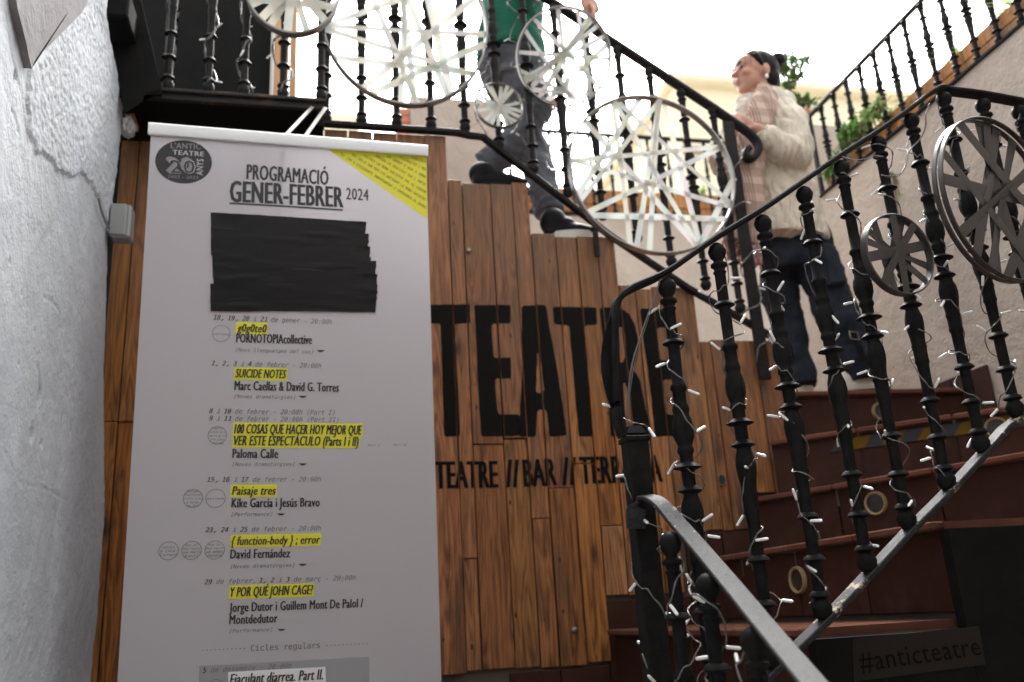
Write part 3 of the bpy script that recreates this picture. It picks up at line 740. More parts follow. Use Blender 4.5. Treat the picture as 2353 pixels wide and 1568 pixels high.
# flat widening of the bent end (twisted strap)
st_=smoothpts([PY(x,y,1.59) for x,y in ((1440,1005),(1424,960),(1405,900),(1396,840),(1400,780),(1409,735),(1420,700))],5)
bar('twisted_strap',st_,rect(.004,.022),M['black_iron'],NB,upv=(1,0,0),scale=[.3+.9*math.sin(PI*i/(len(st_)-1))**.8 for i in range(len(st_))])
# bottom rail
br=[p+Vector((0,0,-B_H-.004)) for p in NP]; br=[br[0]+(br[0]-br[1])*.9]+br+[p+Vector((0,0,-B_H-.004)) for p in NP2]
bar('bottom_rail',smoothpts(br,3),rect(.036,.012,.002),M['worn_bar_paint'],NB)
# newel post: square tube with collar
pt=PY(1450,1003,1.585); NX=pt.x+.006; NT=pt.z
box('newel_post',(NX-.021,1.585-.021,1.001),(NX+.021,1.585+.021,NT),M['black_iron'],NB,bev=.002)
box('newel_collar',(NX-.0245,1.585-.0245,NT-.012),(NX+.0245,1.585+.0245,NT-.003),M['black_iron'],NB,bev=.001)
bm=bmesh.new(); bmesh.ops.create_cone(bm,cap_ends=True,segments=4,radius1=.028,radius2=.016,depth=.016); bmesh.ops.rotate(bm,verts=bm.verts,matrix=Matrix.Rotation(PI/4,3,'Z')); link('newel_cap',mesh_bm(bm),NB,M['black_iron'],False).location=(NX-.62,-.015,NT+.0105-1.0)

# ---------------------------------------------------------------- LOWER HANDRAIL (flat bar running towards the camera)
FR=empty('lower_handrail',(.6,1.4,1.0),'chipped flat iron handrail running down towards the viewer with balusters under it','railing')
Pl=[PY(1462,1215,1.557),PY(1461,1180,1.556),PY(1465,1156,1.552),PY(1482,1143,1.538),PY(1515,1155,1.50),PY(1560,1205,1.45),PY(1615,1268,1.38),PY(1680,1345,1.29),PY(1750,1430,1.19),PY(1810,1502,1.10),PY(1870,1574,1.01),PY(1990,1720,.87),PY(2180,1950,.72)]
sp=smoothpts(Pl,8)
bar('flat_bar',sp,rect(.036,.008,.0018),M['worn_bar_paint'],FR,upv=(0,-.3,1))
for (x,y,Y) in ((1537,1222,1.445),(1622,1318,1.335),(1728,1440,1.20),(1850,1590,1.045)):
    p=PY(x,y,Y); add_part('baluster',bmn,FR,M['black_iron'],(p.x,p.y,p.z),Matrix.Rotation(random.random()*6,3,'Z'))

# ---------------------------------------------------------------- UPPER RAILING on the planked wall
UR=empty('upper_railing',(.9,2.88,3.2),'black iron railing of the upper flight with scrolled handrail end','railing')
RY=2.88
b0=(1.061-.565)
def brz(X): return 3.285 if X<.566 else 3.285-(X-.566)*.710
hz_e=[PY(1260,0,RY),PY(1700,290,RY)]
def trz(X): return hz_e[0].z+(X-hz_e[0].x)*(hz_e[1].z-hz_e[0].z)/(hz_e[1].x-hz_e[0].x)
TL=trz(.53)
def topr(X): return TL if X<.53 else trz(X)
bar('bottom_rail',[Vector((.0,RY,3.292)),Vector((.50,RY,3.288)),Vector((.545,RY,3.28)),PY(1110,316,RY),PY(1400,540,RY),PY(1580,662,RY),PY(1770,772,RY)],rect(.03,.02,.003),M['far_iron'],UR)
hp=[Vector((-.02,RY,TL)),Vector((.50,RY,TL)),Vector((.56,RY,trz(.56)+.0)),PY(1260,0,RY),PY(1480,145,RY),PY(1640,250,RY),PY(1700,292,RY)]
hp+=[PY(x,y,RY) for x,y in ((1722,308),(1738,326),(1743,344),(1737,360),(1722,366),(1712,357),(1713,347),(1722,343))]
h1=hp[:7]; h2=smoothpts(hp[6:],4)
bar('handrail',h1+h2[1:],rect(.042,.018,.004),M['far_iron'],UR,upv=(0,1,0) if False else (0,0,1)) if False else None
bm=bmesh.new(); sweep(bm,h1+h2[1:],rect(.022,.044,.005),upv=(0,1,0)); link('handrail',mesh_bm(bm,True,.7),UR,M['far_iron'])
ubm={}
X=.022; k=0
while X<1.60:
    zb=brz(X)+.008; zt=topr(X)-.008; H=zt-zb
    if X>1.55: H=trz(X)-brz(X)
    key=round(H,2)
    if key not in ubm: ubm[key]=baluster_mesh(key,12,1.05)
    add_part('baluster',ubm[key],UR,M['far_iron'],(X,RY,zb+key),Matrix.Rotation(k,3,'Z'))
    X+=.1275; k+=1
pn=[PY(1668,285,RY+.0),PY(1672,300,RY),PY(1690,420,RY),PY(1712,560,RY),PY(1733,700,RY),PY(1750,872,RY)]
n0=PY(1672,292,RY-.03); 
bm=bmesh.new(); sweep(bm,[Vector((1.60,RY-.022,3.40)),Vector((1.60,RY-.022,3.2)),Vector((1.60,RY-.022,2.6)),Vector((1.60,RY-.022,2.33))],rect(.046,.016,.002),upv=(0,1,0)); link('end_post',mesh_bm(bm),UR,M['far_iron'])
bm=bmesh.new(); sweep(bm,[Vector((.002,RY,3.27)),Vector((.002,RY,TL))],rect(.028,.028,.003),upv=(0,1,0)); link('corner_post',mesh_bm(bm),UR,M['far_iron'])
a=PY(1364,490,RY-.004); b=PY(1366,590,RY-.004); bm=bmesh.new(); sweep(bm,[Vector((a.x,RY-.006,a.z)),Vector((a.x-.002,RY-.006,b.z))],rect(.020,.01,.001),upv=(0,1,0)); link('stanchion',mesh_bm(bm),UR,M['far_iron'])

# ---------------------------------------------------------------- steel balcony at the upper left
BC=empty('steel_balcony',(-.3,2.6,3.2),'dark rusty steel balcony jutting out over the banner','balcony')
YF=2.62; zb=PY(745,252,YF).z
box('deck',(-.70,YF+.012,zb),(-.005,4.2,zb+.05),M['dark_steel'],BC)
zt_=PY(500,218,YF).z
box('front_beam',(-.66,YF-.008,zb-.004),(.012,YF+.011,zt_-.012),M['rusty_steel'],BC,bev=.002)
box('beam_flange',(-.66,YF-.022,zt_-.0115),(.014,YF+.03,zt_),M['rusty_steel'],BC,bev=.0015)
box('side_beam',(-.012,YF+.012,zb-.055),(.012,3.2,zb-.0005),M['dark_steel'],BC,bev=.002)
bh=.95; bb=baluster_mesh(bh,12,.95)
for x,y in ((385,205),(478,210),(560,216),(650,220),(738,228)):
    p=PY(x,y,YF); add_part('baluster',bb,BC,M['far_iron'],(p.x,YF,zt_+bh),Matrix.Rotation(x,3,'Z'))
for k in range(3):
    add_part('baluster',bb,BC,M['far_iron'],(PY(378,205,YF).x-.022*(k+1)*.9,YF+.13*(k+1),zt_+bh))
box('top_rail',(-.66,YF-.018,zt_+bh),(.012,YF+.018,zt_+bh+.02),M['far_iron'],BC)
# slanted side plate
q=[PY(x,y,YF-.03) for x,y in ((245,-120),(290,-120),(322,-10),(372,208),(372,216),(292,222),(284,262),(275,180),(245,45))]
bm=prism(q,Vector((0,0,0)),Vector((0,.012,0))); link('side_plate',mesh_bm(bm),BC,M['dark_steel'])
for (xa,ya,xb,yb) in ((718,246,656,312),(748,248,700,316)):
    a=PY(xa,ya,YF-.01); b=PY(xb,yb,2.44); bm=bmesh.new(); sweep(bm,[a,b],rect(.012,.004,.001),upv=(0,-1,.3)); link('brace',mesh_bm(bm),BC,M['pale_bracket'])
a=PY(650,0,2.7)
# dark wall panel and timber post behind the balcony
bp_=box('black_door',(PY(300,100,3.5).x-.3,3.5,3.25),(PY(628,100,3.5).x,3.54,5.2),M['dark_steel']); tag(bp_,'tall matt black door panel behind the balcony railing','door')
tp=empty('timber_post',(0,3.47,3.2),'light timber door post beside the black door panel','post')
x0,x1=PY(630,100,3.46).x,PY(683,100,3.46).x
for k in range(3):
    a=x0+(x1-x0)*k/3; box('post_board',(a+.001,3.46,3.25),(x0+(x1-x0)*(k+1)/3-.002,3.50,5.2),M['brown_door_wood'],tp,bev=.002)
box('board_edge',(x0-.012,3.452,3.25),(x0-.001,3.50,5.2),M['pale_bracket'],tp)
# black beam end and its bracket in the left wall
be=tag(box('beam_end',PY(222,-30,2.45),PY(293,38,2.45)+Vector((0,.9,0)),M['dark_steel'],bev=.006),'short black steel beam end let into the top of the plaster wall','beam')
c=PY(208,28,2.43); bm=bmesh.new(); bmesh.ops.create_icosphere(bm,subdivisions=4,radius=1)
for v in bm.verts:
    d=v.co.copy(); f=1+.35*noise.fractal(d*2.2,1,2,4); v.co=Vector((d.x*.030*f,d.y*.05*f,d.z*.045*f))
o=link('plaster_lump',mesh_bm(bm,True),LW,M['white_plaster'],False); place(o,c,None,LW)
bk=tag(box('brick_stub',PY(286,255,2.72),PY(308,275,2.72)+Vector((0,.08,0)),M['red_brick'],bev=.002),'small bare red brick under the left end of the balcony','brick')
c=PY(294,292,2.70); bm=bmesh.new(); bmesh.ops.create_icosphere(bm,subdivisions=4,radius=1)
for v in bm.verts:
    d=v.co.copy(); f=1+.4*noise.fractal(d*2.4,1,2,4); v.co=Vector((d.x*.022*f,d.y*.04*f,d.z*.034*f))
o=link('plaster_lump',mesh_bm(bm,True),LW,M['white_plaster'],False); place(o,c,None,LW)
# grey junction box with its cable
jb=empty('junction_box',PY(275,505,2.60),'small grey plastic junction box on the edge of the plaster wall','junction box')
a=PY(257,468,2.6); b=PY(297,545,2.6)
box('box_body',(a.x,2.60,b.z),(b.x,2.66,a.z),M['pvc_grey'],jb,bev=.006)
box('box_lid',(a.x-.001,2.592,b.z+.004),(b.x-.012,2.5995,a.z-.002),M['pvc_grey'],jb,bev=.003)
box('wall_bracket',(XW+.0,2.61,b.z+.02),(a.x-.001,2.65,a.z-.02),M['white_plaster'],jb)
bar('cable',smoothpts([PX(x,y,XW+.012) for x,y in ((226,455),(232,480),(243,510),(252,525),(262,530))],4),circ(.0035,6),M['pvc_grey'],jb,upv=None)

# ================================================================== ROLL-UP BANNER
hB=Vector((.99906,.04007,-.01648)).normalized(); vB=Vector((.01809,-.04016,.99903)); vB=(vB-hB*vB.dot(hB)).normalized(); nB=hB.cross(vB)
B0=EYE+ray(348,290).normalized()*2.76
if nB.y>0: nB=-nB                      # towards the camera
def bq(x,y): 
    p=PP(x,y,B0,nB)-B0; return (p.dot(hB),p.dot(vB))
def b3(u,v,d=0): return B0+hB*u+vB*v+nB*d
BN=empty('rollup_banner',b3(.38,-1.84),'tall white roll-up banner listing the january and february programme','banner')
e=[bq(*p) for p in ((344,322),(981,355),(1014,1568),(270,1568))]
Wd=bq(981,355)[0]
# sheet with slight waves, edges follow the measured outline
bm=bmesh.new(); NU,NV=40,80; g=[]
uL0,uR0=bq(345,320)[0],bq(980,360)[0]; uL1,uR1=bq(270,1568)[0],bq(1014,1568)[0]; vT=-.012; vB1=bq(640,1568)[1]
def wave(u,v): return .0035*math.sin(u*7+v*3)+.003*noise.noise(Vector((u*3,v*2,1)))
for j in range(NV+1):
    v=vT+(-1.80-vT)*j/NV; t=(v-vT)/(vB1-vT); a=uL0+(uL1-uL0)*t; b=uR0+(uR1-uR0)*t
    g.append([bm.verts.new(b3(a+(b-a)*i/NU,v,wave(a+(b-a)*i/NU,v)-.004)) for i in range(NU+1)])
for r0,r1 in zip(g,g[1:]):
    for i in range(NU): bm.faces.new((r0[i],r1[i],r1[i+1],r0[i+1]))
bmesh.ops.solidify(bm,geom=bm.faces[:],thickness=.0006); link('sheet',mesh_bm(bm,True,.8),BN,M['banner_vinyl'])
# clamping rail along the top
ra=b3(bq(345,300)[0]-.004,-.010,.004); rb=b3(bq(981,348)[0]+.002,bq(981,348)[1]+.0,.004)
bm=bmesh.new(); sweep(bm,[ra,rb],[(-.012,-.015),(-.004,-.018),(.004,-.018),(.008,-.012),(.008,.012),(.002,.018),(-.006,.018),(-.012,.012)],upv=vB); link('top_rail',mesh_bm(bm,True,.6),BN,M['aluminium_white'])
box('base_cassette',b3(-.02,-1.86,-.06),b3(Wd+.04,-1.80,.06),M['aluminium_white'],BN)
bar('support_pole',[b3(.367,-1.8,-.03),b3(.367,-.03,-.018)],circ(.007,10),M['pale_bracket'],BN,upv=None)
LIFT=.0012
def btext(name,s,a,b,hh,mono,bold,shear,mt,lift):
    """print, made bolder by laying shifted copies a hair above each other"""
    out=bmesh.new()
    sh=[0] if bold<=0 else [0,-bold*hh*1.4,bold*hh*1.4]
    for k,dx in enumerate(sh):
        bm=fit_text(s,a,b,hh,mono,0,shear)
        for v in bm.verts: u_,v_=v.co.x+dx,v.co.y; v.co=b3(u_,v_,wave(u_,v_)-.004+lift+.00012*k)
        t=bpy.data.meshes.new('t'); bm.to_mesh(t); bm.free(); out.from_mesh(t); bpy.data.meshes.remove(t)
    me=bpy.data.meshes.new('m'); out.to_mesh(me); out.free(); return link(name,me,BN,mt)
def bprint(name,bm,mt,lift=LIFT):
    for v in bm.verts: u_,v_=v.co.x,v.co.y; v.co=b3(u_,v_,wave(u_,v_)-.004+lift)
    me=bpy.data.meshes.new('m'); bm.to_mesh(me); bm.free(); return link(name,me,BN,mt)
def bt(s,xa,ya,xb,h,mt='print_black',yb=None,mono=False,bold=0,shear=0,name='printed_line',lift=LIFT,space=1.0):
    if yb is None: yb=ya+(xb-xa)*(1100-ya)/8500
    a=Vector(bq(xa,ya)); b=Vector(bq(xb,yb)); hh=(Vector(bq(xa,ya-h))-a).length*(1.0 if mono else 1.1)
    return btext(name,s,a,b,hh,mono,bold,shear,M[mt],lift)
def quadp(name,pts,mt,lift=.0006,n=12):
    P=[Vector(bq(*p)) for p in pts]; bm=bmesh.new(); g=[]
    for j in range(5):
        l=P[0].lerp(P[3],j/4); r=P[1].lerp(P[2],j/4); g.append([bm.verts.new((*(l.lerp(r,i/n)),0)) for i in range(n+1)])
    for a,b in zip(g,g[1:]):
        for i in range(n): bm.faces.new((a[i],b[i],b[i+1],a[i+1]))
    return bprint(name,bm,M[mt],lift)
# yellow corner with its small slanted lines
tri=[(748,338),(981,356),(983,502)]
P=[Vector(bq(*p)) for p in tri]; bm=bmesh.new(); bm.faces.new([bm.verts.new((*p,0)) for p in P]); bmesh.ops.subdivide_edges(bm,edges=bm.edges,cuts=6,use_grid_fill=True); bprint('yellow_corner',bm,M['print_yellow'],.0006)
lines=['TOT COM A DISSIDENTS INDEPENDENT I COMPROMES AL BARRI','MES ENLLA QUE RES LES DECIDENT LA BONA SOCIETAT','SOCIALS LA BONA SOCIETAT VOL AL CENTRE','ARRIBA LA REALITAT QUE L ANTIC','ES OBERT I QUE S OBRE','VISCERALITAT I MES','CREIEM']
for k,s in enumerate(lines):
    f=k/7
    xa=768+ (981-768)*f*.93+6; ya=346+(360-346)*f
    xb=978; yb=484-(484-362)*f-6
    a=Vector(bq(xa,ya+4)); b=Vector(bq(xb,yb)); a=a.lerp(b,.03)
    bprint('slanted_line',fit_text(s,a,b,.0085,True,0.0),M['print_black'],LIFT)
# badge
c=Vector(bq(422,371)); rx=(Vector(bq(487,371))-c).length; ry=(Vector(bq(422,421))-c).length
bm=bmesh.new(); bm.faces.new([bm.verts.new((c.x+rx*math.cos(2*PI*k/48),c.y+ry*math.sin(2*PI*k/48),0)) for k in range(48)]); bprint('round_badge',bm,M['badge_dark'],.0006)
def zb_(x,y): return (344.7+x*.0806,310.2+y*.0806)
def bt2(s,x0,y0,x1,y1,h,mt,lift=.0014,bold=.0,**k):
    a=Vector(bq(*zb_(x0,y0))); b=Vector(bq(*zb_(x1,y1))); hh=(Vector(bq(*zb_(x0,y0-h)))-a).length
    return btext('badge_text',s,a,b,hh,False,bold,0,M[mt],lift)
bt2("L'ANTIC",590,365,1440,410,150,'badge_grey',bold=.02)
bt2("TEATRE",640,545,1530,610,130,'print_light',bold=.03)
for dx in (-90,-60,-30): bt2("20",540+dx,1085+dx*.9,1290+dx,1110+dx*.9,400,'badge_grey',.001+.0001*(dx+90)/30,bold=.02)
bt2("20",540,1085,1290,1110,400,'print_light',.0017,bold=.012); bt2("20",556,1075,1276,1098,375,'badge_dark',.0021,bold=-.008)
bt2("2003 - 2023",495,1215,1370,1255,85,'badge_grey',bold=.01)
a=Vector(bq(*zb_(1500,1150))); b=Vector(bq(*zb_(1520,690))); btext('badge_text','ANYS',a,b,.017,False,.03,0,M['print_light'],.0014)
bt('PROGRAMACIÓ',567,412,754,31,yb=425,bold=.025)
bt('GENER-FEBRER',529,464,788,44,yb=476,bold=.028)
bt('2024',796,457,847,24,yb=460,bold=.015)
quadp('underline',[(527,465.5),(788,480),(788,484),(527,469)],'print_black',LIFT)
# strips of black tape over the poster area
def bline(xl,yl,xr,yr,h,k):
    P=[Vector(bq(xl,yl)),Vector(bq(xr,yr)),Vector(bq(xr-2,yr+h)),Vector(bq(xl+1,yl+h))]
    bm=bmesh.new(); g=[]; n=40
    for j in range(7):
        l=P[0].lerp(P[3],j/6); r=P[1].lerp(P[2],j/6); row=[]
        for i in range(n+1):
            q=l.lerp(r,i/n)
            if i==n: q=q+Vector((.004*noise.noise(Vector((j*3.1,k*5,0))),0))
            q=q+Vector((0,.0012*noise.noise(Vector((i*.3,k*3,j*.1)))))
            cr=.0022*max(0,noise.noise(Vector((i*.09,j*.9,k*7.7)))-.25)*2
            row.append(bm.verts.new((*q,0)));row[-1].co.z=cr
        g.append(row)
    for a_,b_ in zip(g,g[1:]):
        for i in range(n): bm.faces.new((a_[i],b_[i],b_[i+1],a_[i+1]))
    for v in bm.verts: u_,v_,c_=v.co; v.co=b3(u_,v_,wave(u_,v_)-.004+.0012+.0004*k+c_)
    link('tape_strip',mesh_bm(bm,True),BN,M['black_tape'])
for k,(xl,yl,xr,yr) in enumerate([(484,488,842,509),(484,520,848,536),(484,550,851,566),(487,578,853,590),(488,604,865,599),(490,630,867,630),(483,652,868,654),(483,680,864,682)]):
    hh=37 if k<7 else 36
    bline(xl,yl,xr,yr,hh,k)
# programme entries
def entry(date,segs,y0): pass
def mono_line(parts,x0,x1,y,h=11):
    """parts: list of (text,bold); one mono line from x0 to x1"""
    full=''.join(t for t,_ in parts); n=len(full); i=0
    s=(1100-y)/8500
    for t,bd in parts:
        tt=t.strip(' ')
        if tt:
            i0=i+(len(t)-len(t.lstrip(' '))); i1=i0+len(tt)
            xa=x0+(x1-x0)*(i0+.05)/n; xb=x0+(x1-x0)*(i1-.05)/n
            bt(tt,xa,y+(xa-x0)*s,xb,h,'print_black' if bd else 'print_grey',mono=True,bold=.02 if bd else 0,shear=.25,name='date_line')
        i+=len(t)
def hl(s,x0,x1,y,h,yb=None,pad=5,mt='print_black'):
    yb=y+(x1-x0)*(1100-y)/8500 if yb is None else yb
    quadp('highlight',[(x0-2,y-h-pad-1),(x1+4,yb-h-pad-1),(x1+2,yb+pad),(x0-5,y+pad)],'print_yellow')
    bt(s,x0,y,x1,h,mt,yb=yb,bold=.03,shear=.22,name='show_title',lift=.0016)
def ring(x,y,r,txt=()):
    c=Vector(bq(x,y)); rx=(Vector(bq(x+r,y))-c).length; ry=(Vector(bq(x,y+r*.93))-c).length
    bm=bmesh.new(); o_=[bm.verts.new((c.x+rx*math.cos(2*PI*k/36),c.y+ry*math.sin(2*PI*k/36),0)) for k in range(36)]; i_=[bm.verts.new((c.x+rx*.95*math.cos(2*PI*k/36),c.y+ry*.95*math.sin(2*PI*k/36),0)) for k in range(36)]
    for k in range(36): bm.faces.new((o_[k],o_[(k+1)%36],i_[(k+1)%36],i_[k]))
    bprint('stamp_ring',bm,M['print_grey'])
    for k,t in enumerate(txt):
        n=len(txt); w=r*(.85 if n<3 else (.62,.85,.85,.7,.6,.5)[min(k,5)]); yy=y+ (k-(n-1)/2)*8.5+3
        bt(t,x-w,yy,x+w,5.0,'print_grey',mono=True,shear=.2,name='stamp_text')
def mask(x,y):
    quadp('genre_icon',[(x,y-2.2),(x+20,y-2.2),(x+13,y+2.4),(x+6,y+2.4)],'print_black')
mono_line([('18',1),(', ',0),('19',1),(', ',0),('20',1),(' i ',0),('21',1),(' de gener - 20:00h',0)],490,763,734)
hl('g0g0te0',545,612,762,17); ring(508,766,21,('estrena',)); bt('PORNOTOPIAcollective',543,787,716,19,bold=.03,yb=791)
bt('[Nous llenguatges del cos]',541,807,720,8,'print_grey',mono=True,shear=.25); mask(727,807)
mono_line([('1',1),(', ',0),('2',1),(', ',0),('3',1),(' i ',0),('4',1),(' de febrer - 20:00h',0)],485,738,839)
hl('SUICIDE NOTES',541,657,867,18); bt('Marc Caellas & David G. Torres',539,896,778,19,bold=.03,yb=901)
bt('[Noves dramatúrgies]',538,914,679,8,'print_grey',mono=True,shear=.25); mask(686,912)
mono_line([('8',1),(' i ',0),('10',1),(' de febrer - 20:00h (Part I)',0)],480,769,949)
mono_line([('9',1),(' i ',0),('11',1),(' de febrer - 20:00h (Part II)',0)],480,778,966)
hl('100 COSAS QUE HACER HOY MEJOR QUE',538,831,996,20); hl('VER ESTE ESPECTÁCULO (Parts I i II)',537,823,1023,20)
ring(499,1000,22,('Proposició','conjunta de la','mostra que es','fa de primera','vegada')); bt('Paloma Calle',534,1052,638,19,bold=.03)
bt('Part I',845,1026,873,5,'print_grey',mono=True,shear=.2); bt('Part II',904,1025,935,5,'print_grey',mono=True,shear=.2)
bt('[Noves dramatúrgies]',534,1070,677,8,'print_grey',mono=True,shear=.25); mask(686,1067)
mono_line([('15',1),(', ',0),('16',1),(' i ',0),('17',1),(' de febrer - 20:00h',0)],475,738,1107)
hl('Paisaje tres',533,633,1137,18); ring(443,1145,23,('Sâlmon','festival','d’arts vives','de Barcelo-','na 2024')); ring(495,1145,23,('estrena',))
bt('Kike García i Jesús Bravo',532,1166,734,19,bold=.03); bt('[Performance]',531,1186,626,8,'print_grey',mono=True,shear=.25); mask(636,1182)
mono_line([('23',1),(', ',0),('24',1),(' i ',0),('25',1),(' de febrer - 20:00h',0)],471,738,1223)
hl('{ function-body } ; error',532,735,1253,18); ring(387,1266,23,('estrena','a Cata-','lunya')); ring(440,1265,23,('dia 23:','Post-funció','amb MÒNICA','RIKIĆ')); ring(493,1264,23,('dia 25:','Post-funció','amb ANTÒNIA','FOLGUERA'))
bt('David Fernández',529,1284,666,19,bold=.03); bt('[Noves dramatúrgies]',529,1306,677,8,'print_grey',mono=True,shear=.25); mask(686,1298)
mono_line([('29',1),(' de febrer, ',0),('1',1),(', ',0),('2',1),(' i ',0),('3',1),(' de març - 20:00h',0)],469,818,1343)
hl('Y POR QUÉ JOHN CAGE?',529,719,1372,20); bt('Jorge Dutor i Guillem Mont De Palol /',527,1407,834,19,bold=.03); bt('Montdedutor',527,1435,637,19,bold=.03)
bt('[Performance]',527,1455,626,8,'print_grey',mono=True,shear=.25); mask(637,1448)
bt('-----------',463,1499,563,11,'print_grey',mono=True); bt('Cicles regulars',576,1497,735,14,'print_grey',mono=True); bt('-----------',749,1488,845,11,'print_grey',mono=True)
quadp('grey_panel',[(458,1531),(848,1510),(850,1640),(455,1660)],'print_panel')
mono_line([('5',1),(' de desembre - 20:00h',0)],465,670,1547,12)
bt('Ejaculant diarrea. Part II.',528,1574,742,22,bold=.03,shear=.22,lift=.0016)
quadp('title_panel',[(524,1545),(748,1533),(750,1590),(524,1600)],'banner_vinyl',.0009)
ring(494,1583,23,())
# ================================================================== WALLS ROUND THE COURT
XR=2.45
RW=empty('terrace_wall',(XR,1.5,0),'cream plastered wall rising behind the near balustrade and carrying the planter','wall')
ZR=PX(2353,58,XR).z; YE=PX(1889,457,XR).y
bm=bmesh.new(); g=[]; NY,NZ=140,80
for j in range(NZ+1):
    z=1.2+(ZR-1.2)*j/NZ
    g.append([bm.verts.new((XR-.004*noise.fractal(Vector((y*2,z*2,4)),1,2,4)-.0015*noise.fractal(Vector((y*25,z*25,4)),1,2,3),y,z)) for y in [1.0+(YE-1.0)*i/NY for i in range(NY+1)]])
for a,b in zip(g,g[1:]):
    for i in range(NY): bm.faces.new((a[i],b[i],b[i+1],a[i+1]))
link('plaster_face',mesh_bm(bm,True),RW,M['cream_plaster'])
box('wall_body',(XR+.012,-2.8,0),(XR+.30,YE-.002,ZR-.004),M['cream_plaster'],RW)
box('dark_coping',(XR-.012,1.0,ZR),(XR+.31,YE+.01,ZR+.008),M['dark_steel'],RW)
# planter of orange boards in front of the terrace railing
PLt=empty('terrace_planter',(XR+.1,2.6,ZR),'long orange-brown wooden planter on top of the terrace wall','planter')
ph=PX(2045,259,XR+.03).z-ZR-.01
for r_ in range(2):
    yy=1.3
    while yy<YE-.25:
        y2=min(yy+.62,YE-.02)
        box('planter_board',(XR+.028,yy+.002,ZR+.010+ph*r_/2+.001),(XR+.05,y2-.002,ZR+.010+ph*(r_+1)/2-.003),M['planter_wood'],PLt,bev=.002); yy=y2+.0
box('soil',(XR+.052,1.3,ZR+.01),(XR+.26,YE-.04,ZR+ph-.02),M['stem_brown'],PLt)
TR=empty('terrace_railing',(XR,2.6,ZR),'black turned iron railing along the top of the cream terrace wall','railing')
zt2=PX(1850,270,XR).z; zt3=PX(2120,0,XR).z; zr=(zt2+zt3)/2; H=zr-ZR-.012
tb=baluster_mesh(H,12,.82)
p0=PX(1852,270,XR)
bar('handrail',[Vector((XR+.008,YE+.02,zr)),Vector((XR+.008,1.2,zr))],rect(.022,.016,.003),M['far_iron'],TR)
ys=[PX(1551+.3408*x,.3408*y,XR+.008).y for x,y in ((1150,540),(1235,450),(1330,350),(1440,240),(1545,140),(1650,20))]
dy=(ys[0]-ys[-1])/5; yy=ys[0]+dy*3
while yy>1.5:
    if yy<YE-.01: add_part('baluster',tb,TR,M['far_iron'],(XR+.006,yy,zr-.006),Matrix.Rotation(yy*9,3,'Z'))
    yy-=dy
bar('corner_post',[Vector((XR+.008,YE,ZR)),Vector((XR+.008,YE,zr))],rect(.018,.018),M['far_iron'],TR,upv=(1,0,0))
bar('lower_rail',[Vector((XR+.008,YE,ZR+.016)),Vector((XR+.008,1.2,ZR+.016))],rect(.02,.008),M['far_iron'],TR)

# back wall of the upper terrace
YB=5.5; zbk=(PY(1281,492,YB).z+PY(1636,513,YB).z)/2
BW=empty('back_wall',(2.0,YB,0),'cream plastered back wall under the far railing, seen between the stairs','wall')
bm=bmesh.new(); g=[]
for j in range(61):
    z=2.2+(zbk-2.2)*j/60
    g.append([bm.verts.new((x,YB-.006*noise.fractal(Vector((x*2,z*2,4)),1,2,4),z)) for x in [.9+3.2*i/90 for i in range(91)]])
for a,b in zip(g,g[1:]):
    for i in range(90): bm.faces.new((a[i],a[i+1],b[i+1],b[i]))
link('plaster_face',mesh_bm(bm,True),BW,M['cream_plaster']); box('wall_body',(.9,YB+.012,0),(4.1,YB+.3,zbk),M['cream_plaster'],BW)
FRl=empty('far_railing',(2.0,YB,zbk),'thin black railing with slim turned balusters on the far terrace wall','railing')
zf=(PY(1250,297,YB).z+PY(1599,328,YB).z)/2; fb=baluster_mesh(zf-zbk-.03,10,.8)
bar('handrail',[Vector((1.25,YB,zf)),Vector((3.4,YB,zf))],rect(.03,.02),M['far_iron'],FRl); bar('bottom_rail',[Vector((1.25,YB,zbk+.02)),Vector((3.4,YB,zbk+.02))],rect(.03,.02),M['far_iron'],FRl)
X=1.33
while X<3.35: add_part('baluster',fb,FRl,M['far_iron'],(X,YB,zf-.008)); X+=.152
fp=empty('far_planter',(2.2,YB+.1,zbk),'orange-brown wooden planter behind the far railing','planter')
zp=PY(1450,440,YB+.06).z
for r_ in range(2):
    for k in range(3):
        a=1.45+k*.66; box('planter_board',(a,YB+.05,zbk+(zp-zbk)*r_/2+.002),(a+.655,YB+.075,zbk+(zp-zbk)*(r_+1)/2-.004),M['planter_wood'],fp,bev=.002)
box('soil',(1.45,YB+.08,zbk),(3.4,YB+.25,zp-.02),M['stem_brown'],fp)
# white parapet block behind the landing
YP=4.6
a=PY(942,236,YP); b=PY(1185,330,YP)
pb=tag(box('white_parapet',(a.x,YP,2.4),(PY(1150,240,YP).x,YP+.3,PY(1050,228,YP).z),M['cream_plaster']),'cream plastered parapet block behind the level part of the upper railing','wall')
bk2=empty('brick_pier',(a.x-.03,YP,3),'narrow pier of brown bricks against the left end of the cream parapet','pier')
for k in range(9):
    z=PY(935,300,YP).z-.14+k*.05
    if z+.046<PY(935,242,YP).z: box('brick',(a.x-.075,YP+.01,z),(a.x-.003,YP+.2,z+.046),M['red_brick'],bk2,bev=.002)
# ledge far left behind the railing: low yellow wall
lw=tag(box('low_wall',(PY(690,262,6).x,6.0,3.2),(PY(825,262,6).x,6.2,PY(760,262,6).z),M['yellow_render']),'low yellow wall far behind the balcony corner','wall')

